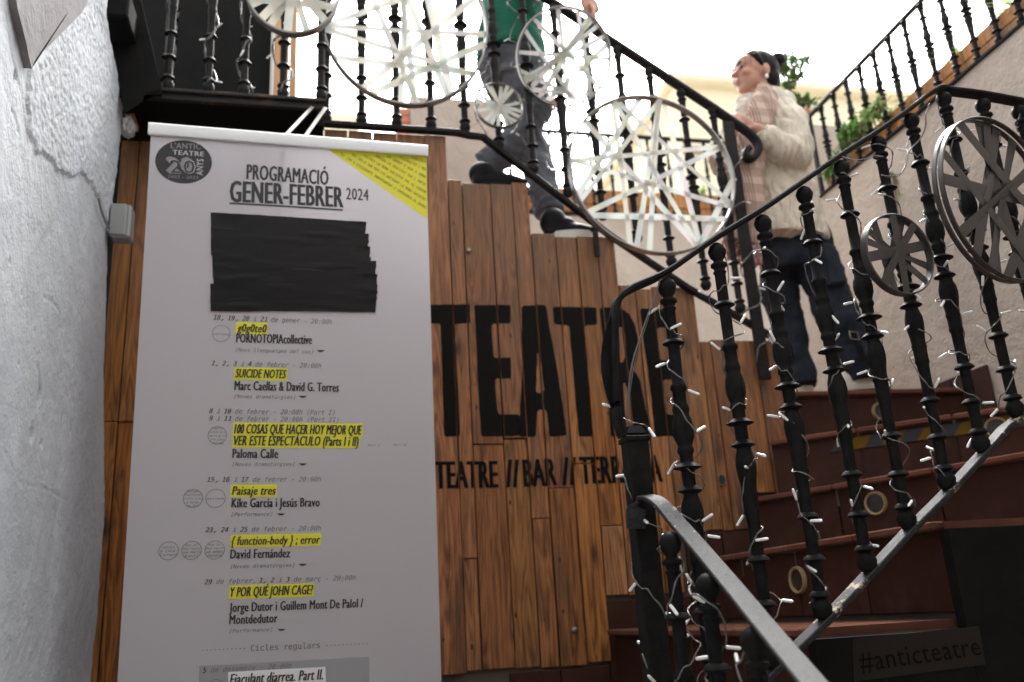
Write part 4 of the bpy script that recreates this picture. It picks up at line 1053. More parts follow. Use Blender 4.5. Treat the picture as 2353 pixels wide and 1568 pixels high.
# yellow house beyond
YH=11.0
YHo=empty('yellow_house',(6,YH,0),'pale yellow rendered house with small windows beyond the terrace','house')
zh=PY(1950,225,YH).z; xa,xb=PY(1555,250,YH).x,PY(2085,230,YH).x+1.2
box('wall',(xa,YH,0),(xb,YH+6,zh),M['yellow_render'],YHo); box('eaves',(xa-.12,YH-.18,zh),(xb+.1,YH+6,zh+.10),M['yellow_render'],YHo)
box('string_course',(xa-.02,YH-.08,PY(1900,372,YH).z),(xb+.02,YH-.001,PY(1900,360,YH).z),M['cream_plaster'],YHo)
for x,y in ((1880,372),(1985,372)):
    p=PY(x,y,YH); fr=box('window_frame',(p.x-.24,YH-.03,p.z-.35),(p.x+.24,YH-.002,p.z+.35),M['aluminium_white'],YHo); g_=box('pane',(p.x-.2,YH-.036,p.z-.31),(p.x+.2,YH-.031,p.z+.31),M['window_glass'],YHo)
# unseen roof slab added behind and above the viewer to block sky light
pr=tag(box('shade_roof',(-1.2,-2.8,3.5),(2.75,-1.0,3.75),M['concrete']),'unseen concrete roof slab added behind the viewer to block light','roof')

# ================================================================== PLANTS
def leaf_mesh(bm,base,d,L,wd,droop=.5,n=5,upv=Vector((0,0,1))):
    d=Vector(d).normalized(); p=Vector(base); s=d.cross(upv); s=s.normalized() if s.length>.01 else Vector((1,0,0)); prev=None; v=d.copy()
    for i in range(n+1):
        t=i/n; w_=wd*math.sin(PI*(.12+.88*t))**.8*(1-t*.15) if i<n else .0003
        a,b=bm.verts.new(p-s*w_/2),bm.verts.new(p+s*w_/2)
        if prev: bm.faces.new((prev[0],prev[1],b,a))
        prev=(a,b); v=(v+Vector((0,0,-droop/n))).normalized(); p=p+v*(L/n)
def tuft(name,loc,n,L,wd,mt,label,up_=1.2,droop=1.2,group=None,seed=0):
    random.seed(seed); e=empty(name,loc,label,'plant',group); bm=bmesh.new()
    for k in range(n):
        a=random.uniform(0,2*PI); leaf_mesh(bm,Vector(loc)+Vector((random.uniform(-.01,.01),random.uniform(-.03,.03),0)),(math.cos(a),math.sin(a),up_*random.uniform(.3,1.3)),L*random.uniform(.5,1.1),wd,droop)
    link('leaves',mesh_bm(bm,True),e,M[mt]); bm=bmesh.new(); sweep(bm,[Vector(loc)-Vector((0,0,.04)),Vector(loc)+Vector((0,0,.02))],circ(.006,6)); link('stem',mesh_bm(bm),e,M['stem_brown']); return e
def bush(name,loc,rad,n,ls,mt,label,hang=0,seed=0,stem=.06):
    random.seed(seed); e=empty(name,loc,label,'plant'); bm=bmesh.new(); bs=bmesh.new()
    for k in range(max(8,n//9)):
        th=random.uniform(0,2*PI); ph_=random.uniform(-.3,1.2)
        d=Vector((math.cos(th)*math.cos(ph_),math.sin(th)*math.cos(ph_),math.sin(ph_))); L=random.uniform(.5,1.05)
        end=Vector(loc)+Vector((d.x*rad[0],d.y*rad[1],d.z*rad[2]))*L+Vector((0,0,-hang*random.random()))
        mid=Vector(loc).lerp(end,.5)+Vector((0,0,rad[2]*.18)); pts=smoothpts([Vector(loc),mid,end],4); sweep(bs,pts,circ(.0018,4))
        for j in range(9):
            q=pts[min(len(pts)-1,2+j*len(pts)//10)]; dd=Vector((random.gauss(0,1),random.gauss(0,1),random.gauss(.2,1)))
            leaf_mesh(bm,q,dd,ls*random.uniform(.6,1.3),ls*.42,.4,3)
    link('leaves',mesh_bm(bm,True),e,M[mt]); link('stems',mesh_bm(bs),e,M['stem_brown']); return e
zP=ZR+ph
tuft('spider_plant',(XR+.12,PX(2330,10,XR+.1).y,zP),70,.22,.009,'leaf_pale','spiky green spider plant at the near end of the terrace planter',seed=1)
tuft('spider_plant',(XR+.12,PX(2200,110,XR+.1).y,zP-.01),60,.20,.008,'leaf_pale','pale grassy plant leaning through the terrace railing',1.0,1.3,seed=2)
tuft('spider_plant',(XR+.10,PX(2120,175,XR+.1).y,zP-.02),40,.17,.009,'leaf_green','thin grassy plant in the middle of the terrace planter',1.0,1.4,seed=3)
bush('trailing_plant',(XR-.01,PX(2010,270,XR).y,PX(2010,268,XR).z),(.05,.13,.10),900,.024,'leaf_pale','feathery pale green plant spilling over the terrace planter',.06,4)
bush('trailing_plant',(XR-.02,PX(1965,305,XR).y,PX(1950,318,XR).z),(.05,.12,.07),900,.026,'leaf_green','bushy green plant at the far end of the terrace planter',.08,5)
bush('trailing_plant',(XR-.02,PX(1920,390,XR).y,PX(1915,395,XR).z),(.04,.10,.07),420,.022,'leaf_green','small green plant hanging at the corner of the terrace wall',.06,6)
bush('climbing_vine',(XR-.006,PX(2060,430,XR).y,PX(2060,400,XR).z),(.01,.05,.10),60,.016,'leaf_pale','thin vine trailing down the cream wall under the planter',.25,7)
# succulent in a pot behind the standing woman
YS=3.9
su=empty('potted_succulent',PY(1845,300,YS),'dark green succulent in a terracotta pot behind the woman','potted plant')
pc=PY(1842,262,YS)
bm=lathe([(.035,-.13),(.05,-.02),(.056,-.02),(.058,.0),(.045,.0),(.001,-.015)],18); o=link('pot',mesh_bm(bm,True,.6),su,M['terracotta_pot'],False); place(o,pc,None,su)
random.seed(4); bm=bmesh.new(); bs=bmesh.new()
tips=[(1797,165),(1805,135),(1822,150),(1833,170),(1820,180),(1850,140),(1845,235),(1828,228),(1862,238),(1808,232),(1796,150),(1812,195)]
for x,y in tips:
    t=PY(x,y,YS+random.uniform(-.05,.05)); k_=PY(1812,215,YS); sweep(bs,smoothpts([pc,k_.lerp(pc,.1),k_.lerp(t,.55)+Vector((0,0,-.015)),t],4),circ(.005,6))
    for j in range(30):
        leaf_mesh(bm,t+Vector((random.gauss(0,.017),random.gauss(0,.017),random.gauss(0,.017))),(random.gauss(0,1),random.gauss(0,1),random.gauss(.5,1)),random.uniform(.03,.055),.022,.1,3)
link('leaves',mesh_bm(bm,True),su,M['leaf_dark']); link('stems',mesh_bm(bs,True),su,M['stem_brown'])
box('pot_shelf',(pc.x-.12,YS-.1,2.31),(pc.x+.30,YS+.25,pc.z-.13),M['cream_plaster'],su)
bush('low_shrub',(PY(1330,430,YB+.15).x,YB+.13,zp),(.12,.06,.05),120,.03,'leaf_green','low green plant in the left end of the far planter',0,8)
bush('low_shrub',(PY(1600,400,YB+.15).x,YB+.13,zp),(.14,.06,.14),160,.035,'leaf_pale','bright green shrub in the right end of the far planter',0,9)

# ================================================================== DECORATIVE HOOPS
def hoop(c,r,label,chords,rim=(.0035,.026),mt='pearl_tape',wd=.022,tilt=(0,0),seed=0,name='star_hoop',group='hoops strung with shiny tape on the stair railings',double=False,sq=1.0):
    """c world centre, r radius; chords = list of (ang1,ang2) degrees on the rim, angles seen from the front (0 = right, 90 = up)"""
    random.seed(seed); e=empty(name,c,label,'hoop',group)
    q=Matrix.Rotation(tilt[1],3,'Z')@Matrix.Rotation(tilt[0],3,'X')
    ax=q@Vector((1,0,0)); az=q@Vector((0,0,1)); n=q@Vector((0,-1,0))
    P=lambda a,rr=1,d=0: c+ax*(r*rr*math.cos(R(a)))+az*(r*rr*sq*math.sin(R(a)))+n*d
    bm=bmesh.new(); N_=72
    for k in range(1 if not double else 2):
        rr=1-.0*k; off=(k-.5)*.017 if double else 0
        rings=[]
        for i in range(N_):
            a=360*i/N_; rings.append([bm.verts.new(P(a,1+s1,off+s2)) for s1,s2 in ((-rim[0]/r,-rim[1]/2),(0,-rim[1]/2-.002),(rim[0]/r,-rim[1]/2),(rim[0]/r,rim[1]/2),(0,rim[1]/2+.002),(-rim[0]/r,rim[1]/2))])
        for i in range(N_):
            a,b=rings[i],rings[(i+1)%N_]
            for j in range(6): bm.faces.new((a[j],a[(j+1)%6],b[(j+1)%6],b[j]))
    link('rim',mesh_bm(bm,True,.7),e,M['metal_ring' if mt=='pearl_tape' else 'shaded_ring'])
    for k,(a1,a2) in enumerate(chords):
        s=1 if k%2 else -1; d=s*(rim[1]/2+.001)*random.uniform(.6,1)
        p=P(a1,1.0,d); t=P(a2,1.0,s*(rim[1]/2)*random.uniform(-.9,.9)); v=(t-p).normalized(); w0=n.cross(v).normalized()
        bm=bmesh.new(); m_=10; prev=None; tw=random.uniform(-.5,.5); sag=random.uniform(-.004,.004); ww=wd*random.uniform(.8,1.15)
        for i in range(m_+1):
            f=i/m_; pp=p.lerp(t,f)+n*sag*math.sin(PI*f); wv=Quaternion(v,tw*math.sin(PI*f*1.0))@w0
            x=[bm.verts.new(pp-wv*ww/2),bm.verts.new(pp+n*.0006),bm.verts.new(pp+wv*ww/2)]
            if prev: bm.faces.new((prev[0],prev[1],x[1],x[0])); bm.faces.new((prev[1],prev[2],x[2],x[1]))
            prev=x
        bm.normal_update(); me=bpy.data.meshes.new('m'); bm.to_mesh(me); bm.free(); me.shade_smooth(); link('tape_strip',me,e,M[mt])
    return e
def zc(cx,cy,rx,ry,pts):
    out=[]
    for x0,y0,x1,y1 in pts: out.append((math.degrees(math.atan2(-(y0-cy)/ry,(x0-cx)/rx)),math.degrees(math.atan2(-(y1-cy)/ry,(x1-cx)/rx))))
    return out
YHp=2.80
def hc(x,y,rx,ry,Y=YHp):
    c=PY(x,y,Y); return c,(PY(x+rx,y,Y)-PY(x-rx,y,Y)).length/2,(PY(x,y+ry,Y)-PY(x,y-ry,Y)).length/2
c,rx,rz=hc(1500,399,186,177); 
hoop(c,rx,'large pearly hoop below the scroll of the handrail',zc(1110,670,700,670,[(530,190,1440,1290),(440,605,1660,890),(1660,430,620,970),(1240,60,560,900),(1275,80,1450,1270),(1230,60,930,1240),(835,40,890,1200),(835,60,1420,1290),(880,20,1650,850),(1790,680,1430,1270),(650,960,1720,1040),(440,620,1650,430),(1080,20,560,860),(1000,1320,1230,40)]),sq=rz/rx,wd=.023,seed=1)
c,rx,rz=hc(932,50,187,186)
hoop(c,rx,'largest pearly hoop on the level part of the upper railing',zc(1130,100,620,610,[(560,160,1720,130),(620,200,1660,480),(640,360,1700,500),(800,-300,1200,700),(600,170,1500,-200),(1150,-500,1110,350),(830,560,1600,-100),(1180,-250,1470,650),(880,580,1700,200),(520,100,1290,-420),(1080,-420,1190,700),(1340,250,1650,480),(1000,-450,1440,640)]),sq=rz/rx,wd=.025,seed=2)
c,rx,rz=hc(673,-28,108,106,2.56)
hoop(c,rx,'pearly hoop with a broad tape star at the balcony corner',[(200,20),(-150,35),(-120,60),(-95,88),(-70,110),(-45,130),(-20,170),(10,185),(-165,-20),(230,50)],sq=rz/rx,wd=.026,seed=3)
c,rx,rz=hc(1296,132,105,88)
hoop(c,rx,'medium pearly hoop in front of the man in green',[(178,2),(135,-35),(150,-70),(215,45),(225,55),(200,-60),(100,-80),(60,-120),(75,-50),(225,-45),(250,20),(30,210)],sq=1,tilt=(R(28),0),wd=.018,seed=4)
c,rx,rz=hc(1146,243,54,50,2.78)
hoop(c,rx,'smallest pearly hoop with a tape star beside the man’s legs',[(170,-10),(120,-55),(80,-95),(50,-130),(150,-30),(200,15),(105,-70),(65,-112),(160,-45)],sq=rz/rx,wd=.013,seed=5,rim=(.002,.016))
# ones on the near balustrade, their weaker backlight put in as dark colour
c=PY(2063,586,1.555); r6=(PY(2063,500,1.55)-PY(2063,672,1.55)).length/2
hoop(c,r6,'small shade-painted hoop with a tape star on the near balustrade',[(140,-35),(190,20),(70,-120),(95,-80),(120,-100),(55,-128),(-10,165)],mt='shaded_tape',wd=.021,tilt=(R(4),R(8)),seed=6,rim=(.0022,.018))
c=PY(2292,458,1.56); r7=(PY(2275,283,1.56)-PY(2300,630,1.56)).length/2
hoop(c,r7,'big shade-painted hoop hooked on the right end of the near balustrade',[(95,-75),(175,5),(150,-60),(215,35),(75,-125),(250,60),(-100,88),(120,-20),(20,-95)],mt='shaded_tape',wd=.03,tilt=(R(4),R(14)),seed=7,rim=(.0025,.010),double=True)

# ================================================================== FAIRY LIGHTS
bmb=lathe([(.0016,0),(.0026,.0012),(.0029,.004),(.0029,.019)],8); BULB=mesh_bm(bmb,True,.6); BULB.materials.append(M['bulb_plastic'])
bmb=lathe([(.0029,.0192),(.0027,.0225),(.0018,.0245),(.0006,.025)],8); TIP=mesh_bm(bmb,True,.6); TIP.materials.append(M['tip_glass'])
ORD=['first','second','third','fourth','fifth','sixth','seventh','eighth','ninth','tenth','eleventh','twelfth']
def string(base,H,label,turns=7,r0=.021,nb=12,seed=0,z0=.03,z1=.97,wr=.00095,lead=None,group='fairy light strings wound round the balusters'):
    random.seed(seed); e=empty('fairy_lights',base,label,'string lights',group)
    pts=[]; n=int(turns*14); ph0=random.uniform(0,6.28); rr=r0; dirn=random.choice((1,-1))
    cc=random.choice((0,1))
    for i in range(n+1):
        t=i/n; th=ph0+dirn*2*PI*turns*(t+.018*math.sin(t*23+seed))
        if i%5==0: tgt=r0*random.choice((.7,.75,.8,.85,.95,1.2,1.7))
        rr=rr*.65+tgt*.35
        z=H*(1-z0-(z1-z0)*t)+random.uniform(-.005,.005)+.012*math.sin(t*41+seed)
        pts.append(Vector(base)+Vector((rr*math.cos(th),rr*math.sin(th),z)))
    ps=smoothpts(pts,2)
    bm=bmesh.new(); T=frames(ps)
    for q in (0,PI):                                # two conductors twisted together
        tw=[p+(Quaternion(T[i],i*.75+q)@T[i].orthogonal().normalized())*wr*.9 for i,p in enumerate(ps)]
        sweep(bm,tw,circ(wr,4))
    link('wire',mesh_bm(bm,True),e,M['clear_wire'])
    for k in range(nb):
        i=int((k+.5+random.uniform(-.35,.35))/nb*len(ps)); p=ps[min(i,len(ps)-1)]; out=(p-Vector(base)); out.z=0; out.normalize()
        out=(out*random.uniform(.3,1)+Vector((random.gauss(0,.55),random.gauss(-.15,.4),random.gauss(-.1,.55)))).normalized()
        rot=out.to_track_quat('Z','Y'); loc=p+out*.003
        o=bpy.data.objects.new('bulb',BULB); COL.objects.link(o); place(o,loc,rot,e)
        o2=bpy.data.objects.new('bulb_tip',TIP); COL.objects.link(o2); o2.parent=o
    return e
for i,p in enumerate(allb[:11]):
    b=p-Vector((0,0,B_H))
    string((b.x,b.y,b.z),B_H,'clear fairy lights wound round the %s baluster from the left end of the near balustrade'%ORD[i],turns=random.Random(i).uniform(5.5,8.5),nb=13 if i<8 else 9,seed=20+i,r0=.02)
string((NX,1.585,1.25),NT-1.25+.10,'clear fairy lights wound round the square newel post',turns=4.2,nb=11,seed=41,r0=.033)
for k,ch in enumerate([c_ for c_ in FR.children if c_.name.startswith('baluster')][:3]):
    b=ch.location-Vector((0,0,B_H)); string((b.x,b.y,b.z),B_H,'clear fairy lights wound round the %s baluster under the chipped flat handrail'%ORD[k],turns=8,nb=14,seed=50+k,r0=.02)
# loose loops of wire between the tops of the balusters
def loose(pts,label,seed,nb=3,wr=.001):
    random.seed(seed); e=empty('loose_wire',pts[0],label,'cable','loose loops of fairy light cable'); bm=bmesh.new()
    ps=smoothpts(pts,7)
    for o_ in (Vector((0,0,0)),Vector((.006,.004,.003)),Vector((-.003,.003,-.006))): sweep(bm,[p+o_*math.sin(PI*i/len(ps)) for i,p in enumerate(ps)],circ(wr,4))
    link('wire',mesh_bm(bm,True),e,M['clear_wire'])
loose([PY(x,y,1.62) for x,y in ((2136,238),(2128,262),(2127,290),(2115,318),(2098,335),(2085,352),(2083,372),(2070,398),(2042,405),(2026,402))],'loose loop of pale cable sagging between the sixth and seventh balusters',1)
loose([PY(x,y,1.6) for x,y in ((1935,360),(1960,367),(1985,366),(2005,358),(2030,360))],'short loose cable between the fifth and sixth balusters',2)
loose([PY(x,y,1.575) for x,y in ((1522,622),(1505,680),(1480,750),(1455,830),(1445,900),(1440,960))],'thin pale cable hanging from the first baluster down to the newel post',3)
# weathered strings on the upper railing
for k,X in enumerate((.60,.745,.86)):
    string((X,RY,brz(X)),.9,'weathered cable with bulbs round the upper railing baluster, %s from the left by the man'%ORD[k],turns=6,nb=6,seed=70+k,r0=.024,wr=.0016,z0=.0,group='weathered light cables on the upper railings')
string((1.60,RY-.02,2.36),1.0,'weathered cable wound round the flat end post of the upper railing',turns=5,nb=7,seed=75,r0=.034,wr=.002,group='weathered light cables on the upper railings')
for k,x in enumerate((478,560,650)):
    p=PY(x,216,YF); string((p.x,YF,zt_),.55,'weathered cable with bulbs round the %s balcony baluster from the left'%('second','third','fourth')[k],turns=2.5,nb=5,seed=80+k,r0=.024,wr=.0022,group='weathered light cables on the upper railings')
# ================================================================== PEOPLE
def ell(bm,c,r,rot=None,sub=3):
    r_=bmesh.ops.create_icosphere(bm,subdivisions=sub,radius=1)
    Mx=Matrix.Translation(Vector(c))@(rot.to_matrix().to_4x4() if rot else Matrix())@Matrix.Diagonal((*r,1)); bmesh.ops.transform(bm,matrix=Mx,verts=r_['verts'])
def limb(bm,pts,radii,n=14,sub=4):
    """tube through pts with (ra,rb) radii; ra across, rb front-back"""
    P=smoothpts(pts,sub); Rr=[]
    for i in range(len(P)):
        f=i/sub; k=min(int(f),len(radii)-2); t=f-k; a=radii[k] if isinstance(radii[k],tuple) else (radii[k],)*2; b=radii[k+1] if isinstance(radii[k+1],tuple) else (radii[k+1],)*2
        t=t*t*(3-2*t); Rr.append((a[0]*(1-t)+b[0]*t,a[1]*(1-t)+b[1]*t))
    T=frames(P); rings=[]
    for p,t,(ra,rb) in zip(P,T,Rr):
        s=t.cross(Vector((0,1,0))); s=s.normalized() if s.length>.05 else Vector((1,0,0)); u=s.cross(t).normalized()
        rings.append([bm.verts.new(p+s*ra*math.cos(2*PI*k/n)+u*rb*math.sin(2*PI*k/n)) for k in range(n)])
    for a,b in zip(rings,rings[1:]):
        for k in range(n): bm.faces.new((a[k],a[(k+1)%n],b[(k+1)%n],b[k]))
    bm.faces.new(rings[0][::-1]); bm.faces.new(rings[-1])
def fuse(name,bm,parent,mt,vox=.008,smooth=3,disp=None):
    me=bpy.data.meshes.new('m'); bmesh.ops.recalc_face_normals(bm,faces=bm.faces); bm.to_mesh(me); bm.free()
    o=bpy.data.objects.new('tmp',me); COL.objects.link(o)
    md=o.modifiers.new('r','REMESH'); md.mode='VOXEL'; md.voxel_size=vox; md.use_smooth_shade=True
    s=o.modifiers.new('s','SMOOTH'); s.factor=.5; s.iterations=smooth
    me2=bpy.data.meshes.new_from_object(o.evaluated_get(bpy.context.evaluated_depsgraph_get())); bpy.data.objects.remove(o)
    if disp:
        me2.update(); ns=[v.normal.copy() for v in me2.vertices]
        for v,nn in zip(me2.vertices,ns): v.co=v.co+nn*disp(v.co)
    me2.shade_smooth()
    return link(name,me2,parent,mt)
def hand(bm,wrist,palm,up_,size=1.0,curl=.6,spread=.2,side=1):
    """palm direction from wrist, up_ = back of hand normal"""
    wrist=Vector(wrist); d=Vector(palm).normalized(); u=(Vector(up_)-d*d.dot(Vector(up_))).normalized(); s=d.cross(u)*side
    L=.085*size
    limb(bm,[wrist-d*.03*size,wrist,wrist+d*L*.5,wrist+d*L],[(.021*size,.017*size),(.023*size,.015*size),(.036*size,.014*size),(.036*size,.011*size)],10,2)
    for k,(ln,off) in enumerate(((.070,-.029),(.078,-.010),(.072,.010),(.057,.028))):
        b=wrist+d*L*.92+s*off*size; a=d+s*(k-1.5)*spread*.3; a.normalize(); pts=[b-d*.015*size]
        cur=0; p=b
        for j,fr in enumerate((.45,.32,.23)):
            dd=(a*math.cos(cur)-u*math.sin(cur)); p=p+dd*ln*fr*size; cur+=curl*(.7+.2*j); pts.append(p.copy())
        limb(bm,pts,[.0088*size,.0085*size,.0075*size,.0062*size],8,2)
    b=wrist+d*L*.25-s*.028*size; t1=b+(d*.6-s*.75-u*.25).normalized()*.038*size; t2=t1+(d*.9-s*.25-u*.4).normalized()*.03*size
    limb(bm,[wrist+d*L*.15-s*.01*size,b,t1,t2],[.012*size,.0125*size,.0095*size,.0075*size],8,2)
def fold(s1,a1,s2=0,a2=0,ax=(1,1,1),seed=0):
    return lambda p: a1*noise.noise(Vector((p.x*s1*ax[0],p.y*s1*ax[1],p.z*s1*ax[2]+seed)))+(a2*noise.noise(Vector((p.x*s2*ax[0],p.y*s2*ax[1],p.z*s2*ax[2]+seed+9))) if s2 else 0)
def head(bm,c,fwd,k=1.0):
    """skull, jaw, nose, lips, ears; returns frame"""
    f=Vector(fwd).normalized(); s=f.cross(Vector((0,0,1))).normalized(); u=s.cross(f).normalized()
    rot=Matrix((f,s,u)).transposed().to_quaternion(); P=lambda a,b,c_: Vector(c)+f*a*k+s*b*k+u*c_*k
    ell(bm,P(-.008,0,.025),(.093*k,.074*k,.088*k),rot)
    ell(bm,P(.030,0,-.035),(.060*k,.058*k,.070*k),rot); ell(bm,P(.052,0,-.075),(.034*k,.034*k,.026*k),rot)
    ell(bm,P(.068,0,-.088),(.018*k,.020*k,.015*k),rot); ell(bm,P(.055,0,.045),(.038*k,.056*k,.042*k),rot)
    for sg in (-1,1):
        ell(bm,P(.062,sg*.036,-.022),(.028*k,.022*k,.022*k),rot); ell(bm,P(.082,sg*.030,.022),(.012*k,.022*k,.008*k),rot,2)
        ell(bm,P(-.010,sg*.074,-.008),(.018*k,.008*k,.031*k),rot,2); ell(bm,P(-.003,sg*.078,-.008),(.010*k,.006*k,.018*k),rot,2)
        ell(bm,P(.081,sg*.031,.006),(.011*k,.013*k,.010*k),rot,2)
    limb(bm,[P(.080,0,.020),P(.094,0,-.002),P(.110,0,-.022),P(.100,0,-.030)],[(.008*k,.009*k),(.010*k,.011*k),(.014*k,.014*k),(.010*k,.010*k)],8,2)
    ell(bm,P(.086,0,-.050),(.013*k,.024*k,.007*k),rot,2); ell(bm,P(.084,0,-.062),(.012*k,.020*k,.008*k),rot,2)
    return P,rot,f,s,u
# ---------------------------------------------------------------- the woman on the landing
WYc=3.12
def J(x,y,dy=0): return PY(x,y,WYc+dy)
W_=empty('person',(1.93,WYc,2.3),'woman in a cream cable knit cardigan and plaid scarf standing on the landing','person')
bm=bmesh.new()
hcn=J(1735,176,0); P,rot,f,s,u=head(bm,hcn,(-1,-.10,.10),1.02)
neck=J(1738,238); chest=J(1765,330); 
limb(bm,[P(-.02,0,-.04),neck,J(1745,262)],[.052,.050,.062],14)
limb(bm,[J(1745,262),chest,J(1790,450),J(1810,540),J(1828,585)],[(.10,.07),(.12,.08),(.10,.07),(.10,.07),(.09,.06)],16)
aL=[J(1812,262,-.10),J(1832,352,-.16),J(1752,305,-.19),J(1734,292,-.19)]
aR=[J(1715,262,.10),J(1672,350,.10),J(1690,315,-.06),J(1697,306,-.10)]
limb(bm,aL,[.045,.038,.026,.022]); limb(bm,aR,[.045,.038,.026,.022])
hand(bm,aL[-1],(-.8,-.05,.42),(.1,-1,.3),.80,.85,.3,1); hand(bm,aR[-1],(.35,-.45,.5),(-.75,-.5,.2),.78,.8,.3,-1)
lgA=[J(1810,575,.02),J(1790,660,.06),J(1812,760,.06),J(1838,880,.04)]; lgB=[J(1850,575,-.03),J(1898,655,-.08),J(1930,740,-.10),J(1985,862,-.12)]
limb(bm,lgA,[.05,.05,.042,.032]); limb(bm,lgB,[.05,.05,.042,.032])
fuse('body',bm,W_,M['skin'],.0055,2)
# eyes, brow, lips
for sg in (-1,1):
    bm=bmesh.new(); ell(bm,P(.087,sg*.031,.006),(.009,.013,.0065),rot,2); link('eye',mesh_bm(bm,True),W_,M['eye_dark'])
    bm=bmesh.new(); limb(bm,[P(.094,sg*.014,.022),P(.094,sg*.030,.029),P(.078,sg*.048,.022)],[.0035,.0045,.003],6,3); link('eyebrow',mesh_bm(bm,True),W_,M['hair'])
bm=bmesh.new(); ell(bm,P(.094,0,-.051),(.006,.019,.005),rot,2); ell(bm,P(.090,0,-.061),(.007,.016,.0055),rot,2); link('lips',mesh_bm(bm,True),W_,M['lip'])
bm=bmesh.new(); ell(bm,P(-.022,0,.040),(.093,.080,.090),rot,4); ell(bm,P(-.055,0,-.015),(.060,.070,.080),rot,4); ell(bm,P(.012,0,.066),(.062,.070,.048),rot,4)
for sg in (-1,1): limb(bm,[P(.036,sg*.058,.066),P(.022,sg*.073,.035),P(.010,sg*.076,.005)],[.016,.013,.005],8)
o=fuse('hair',bm,W_,M['hair'],.005,3,fold(60,.003,ax=(1,1,.5)))
bm=bmesh.new(); bc=J(1787,137,0.0); ell(bm,bc,(.034,.030,.032),None,4); ell(bm,bc.lerp(P(-.05,0,.07),.5),(.02,.02,.018)); fuse('hair_bun',bm,W_,M['hair'],.005,1,fold(55,.006))
bm=bmesh.new(); random.seed(8)
for k in range(16):
    sg=random.choice((-1,1)); a=P(random.uniform(.03,.075),sg*random.uniform(.02,.06),random.uniform(.07,.09)); b=a+f*random.uniform(.01,.03)+Vector((0,0,-random.uniform(.02,.05))); c_=b+f*random.uniform(-.01,.012)+Vector((0,0,-random.uniform(.02,.05))); sweep(bm,smoothpts([a,b,c_],4),circ(.0006,3))
for k in range(14):
    a=P(random.uniform(-.11,-.06),random.uniform(-.05,.05),random.uniform(-.08,.0)); sweep(bm,smoothpts([a,a-f*random.uniform(.005,.02)+Vector((0,0,-.02)),a-f*random.uniform(.0,.03)+Vector((0,0,-.05))],3),circ(.0006,3))
link('loose_hair',mesh_bm(bm),W_,M['hair'])
e0=P(-.004,-.084 if s.y>0 else .084,-.05); bm=bmesh.new(); ell(bm,P(-.002,(.083 if s.y<0 else -.083),-.052),(.008,.006,.012),None,2); link('earring',mesh_bm(bm,True),W_,M['pearl'])
# turtleneck
bm=bmesh.new(); limb(bm,[J(1721,229,-.02),J(1722,242,-.02),J(1726,262,-.03),J(1736,300,-.03)],[(.060,.060),(.064,.064),(.075,.07),(.09,.08)],18); fuse('turtleneck',bm,W_,M['turtleneck_knit'],.007,2,fold(40,.003,ax=(.3,.3,1.5)))
# cardigan
bm=bmesh.new()
limb(bm,[J(1760,218,.03),J(1767,245,.02),J(1768,310,.0),J(1777,390,-.01),J(1788,470,-.02),J(1800,562,-.02)],[(.05,.05),(.118,.10),(.138,.125),(.155,.14),(.172,.15),(.190,.16)],22,5)
limb(bm,[J(1802,252,-.04),J(1824,290,-.12),J(1834,345,-.15),J(1822,372,-.16)],[(.056,.056),(.066,.062),(.068,.066),(.062,.062)],16)
limb(bm,[J(1836,366,-.15),J(1808,350,-.18),J(1772,322,-.20),J(1746,300,-.20)],[.060,.066,.054,.042],16)
limb(bm,[J(1720,262,.08),J(1680,310,.13),J(1662,370,.10),J(1672,360,.06),J(1698,318,0)],[.06,.065,.065,.055,.045],14)
limb(bm,[J(1690,330,.07),J(1688,440,.07),J(1700,540,.06)],[(.05,.06),(.05,.08),(.055,.09)],12)
def knit(p): 
    a=.0065*math.sin(p.x*80+1.5*math.sin(p.z*34))*(.6+.4*math.sin(p.z*70+p.x*40))+.007*noise.noise(p*14)+.014*noise.noise(Vector((p.x*8,p.y*8,p.z*2.5)))
    return a
fuse('cardigan',bm,W_,M['cream_knit'],.0065,3,knit)
bm=bmesh.new(); limb(bm,[J(1745,300,-.172),J(1733,292,-.163)],[.049,.046],14); limb(bm,[J(1706,308,-.03),J(1702,316,-.02)],[.044,.046],14); bm.free()
# scarf: wrap over the shoulder and two hanging ends
bm=bmesh.new()
def band(pts,wd,th,nrm=(0,-1,0),taper=None):
    P_=smoothpts(pts,5); sweep(bm,P_,[(wd*.5*math.cos(a),th*math.sin(a)) for a in [2*PI*k/12 for k in range(12)]],upv=nrm,scale=taper)
band([J(1768,208,.05),J(1770,210,-.04),J(1760,232,-.12),J(1746,268,-.16),J(1732,310,-.165),J(1726,360,-.18),J(1724,440,-.20),J(1722,520,-.20),J(1722,565,-.20)],.125,.024)
band([J(1768,208,.04),J(1745,226,.10),J(1715,255,.09),J(1697,300,.04),J(1684,360,-.06),J(1680,440,-.10),J(1684,545,-.11)],.10,.020)
o=fuse('scarf',bm,W_,M['plaid_wool'],.008,2,fold(16,.009,40,.003,ax=(1.6,1,.5)))
random.seed(3); bm=bmesh.new()
for cx_,cy_,dy in ((1724,560,-.20),(1684,545,-.11)):
    for k in range(30):
        a=J(cx_+random.uniform(-26,24),cy_+random.uniform(-4,6),dy+random.uniform(-.02,.02)); L=random.uniform(.06,.10); sweep(bm,smoothpts([a,a+Vector((random.gauss(0,.008),random.gauss(0,.006),-L*.5)),a+Vector((random.gauss(0,.015),random.gauss(0,.01),-L))],3),circ(.0045,5))
link('scarf_fringe',mesh_bm(bm,True),W_,M['pink_fringe'])
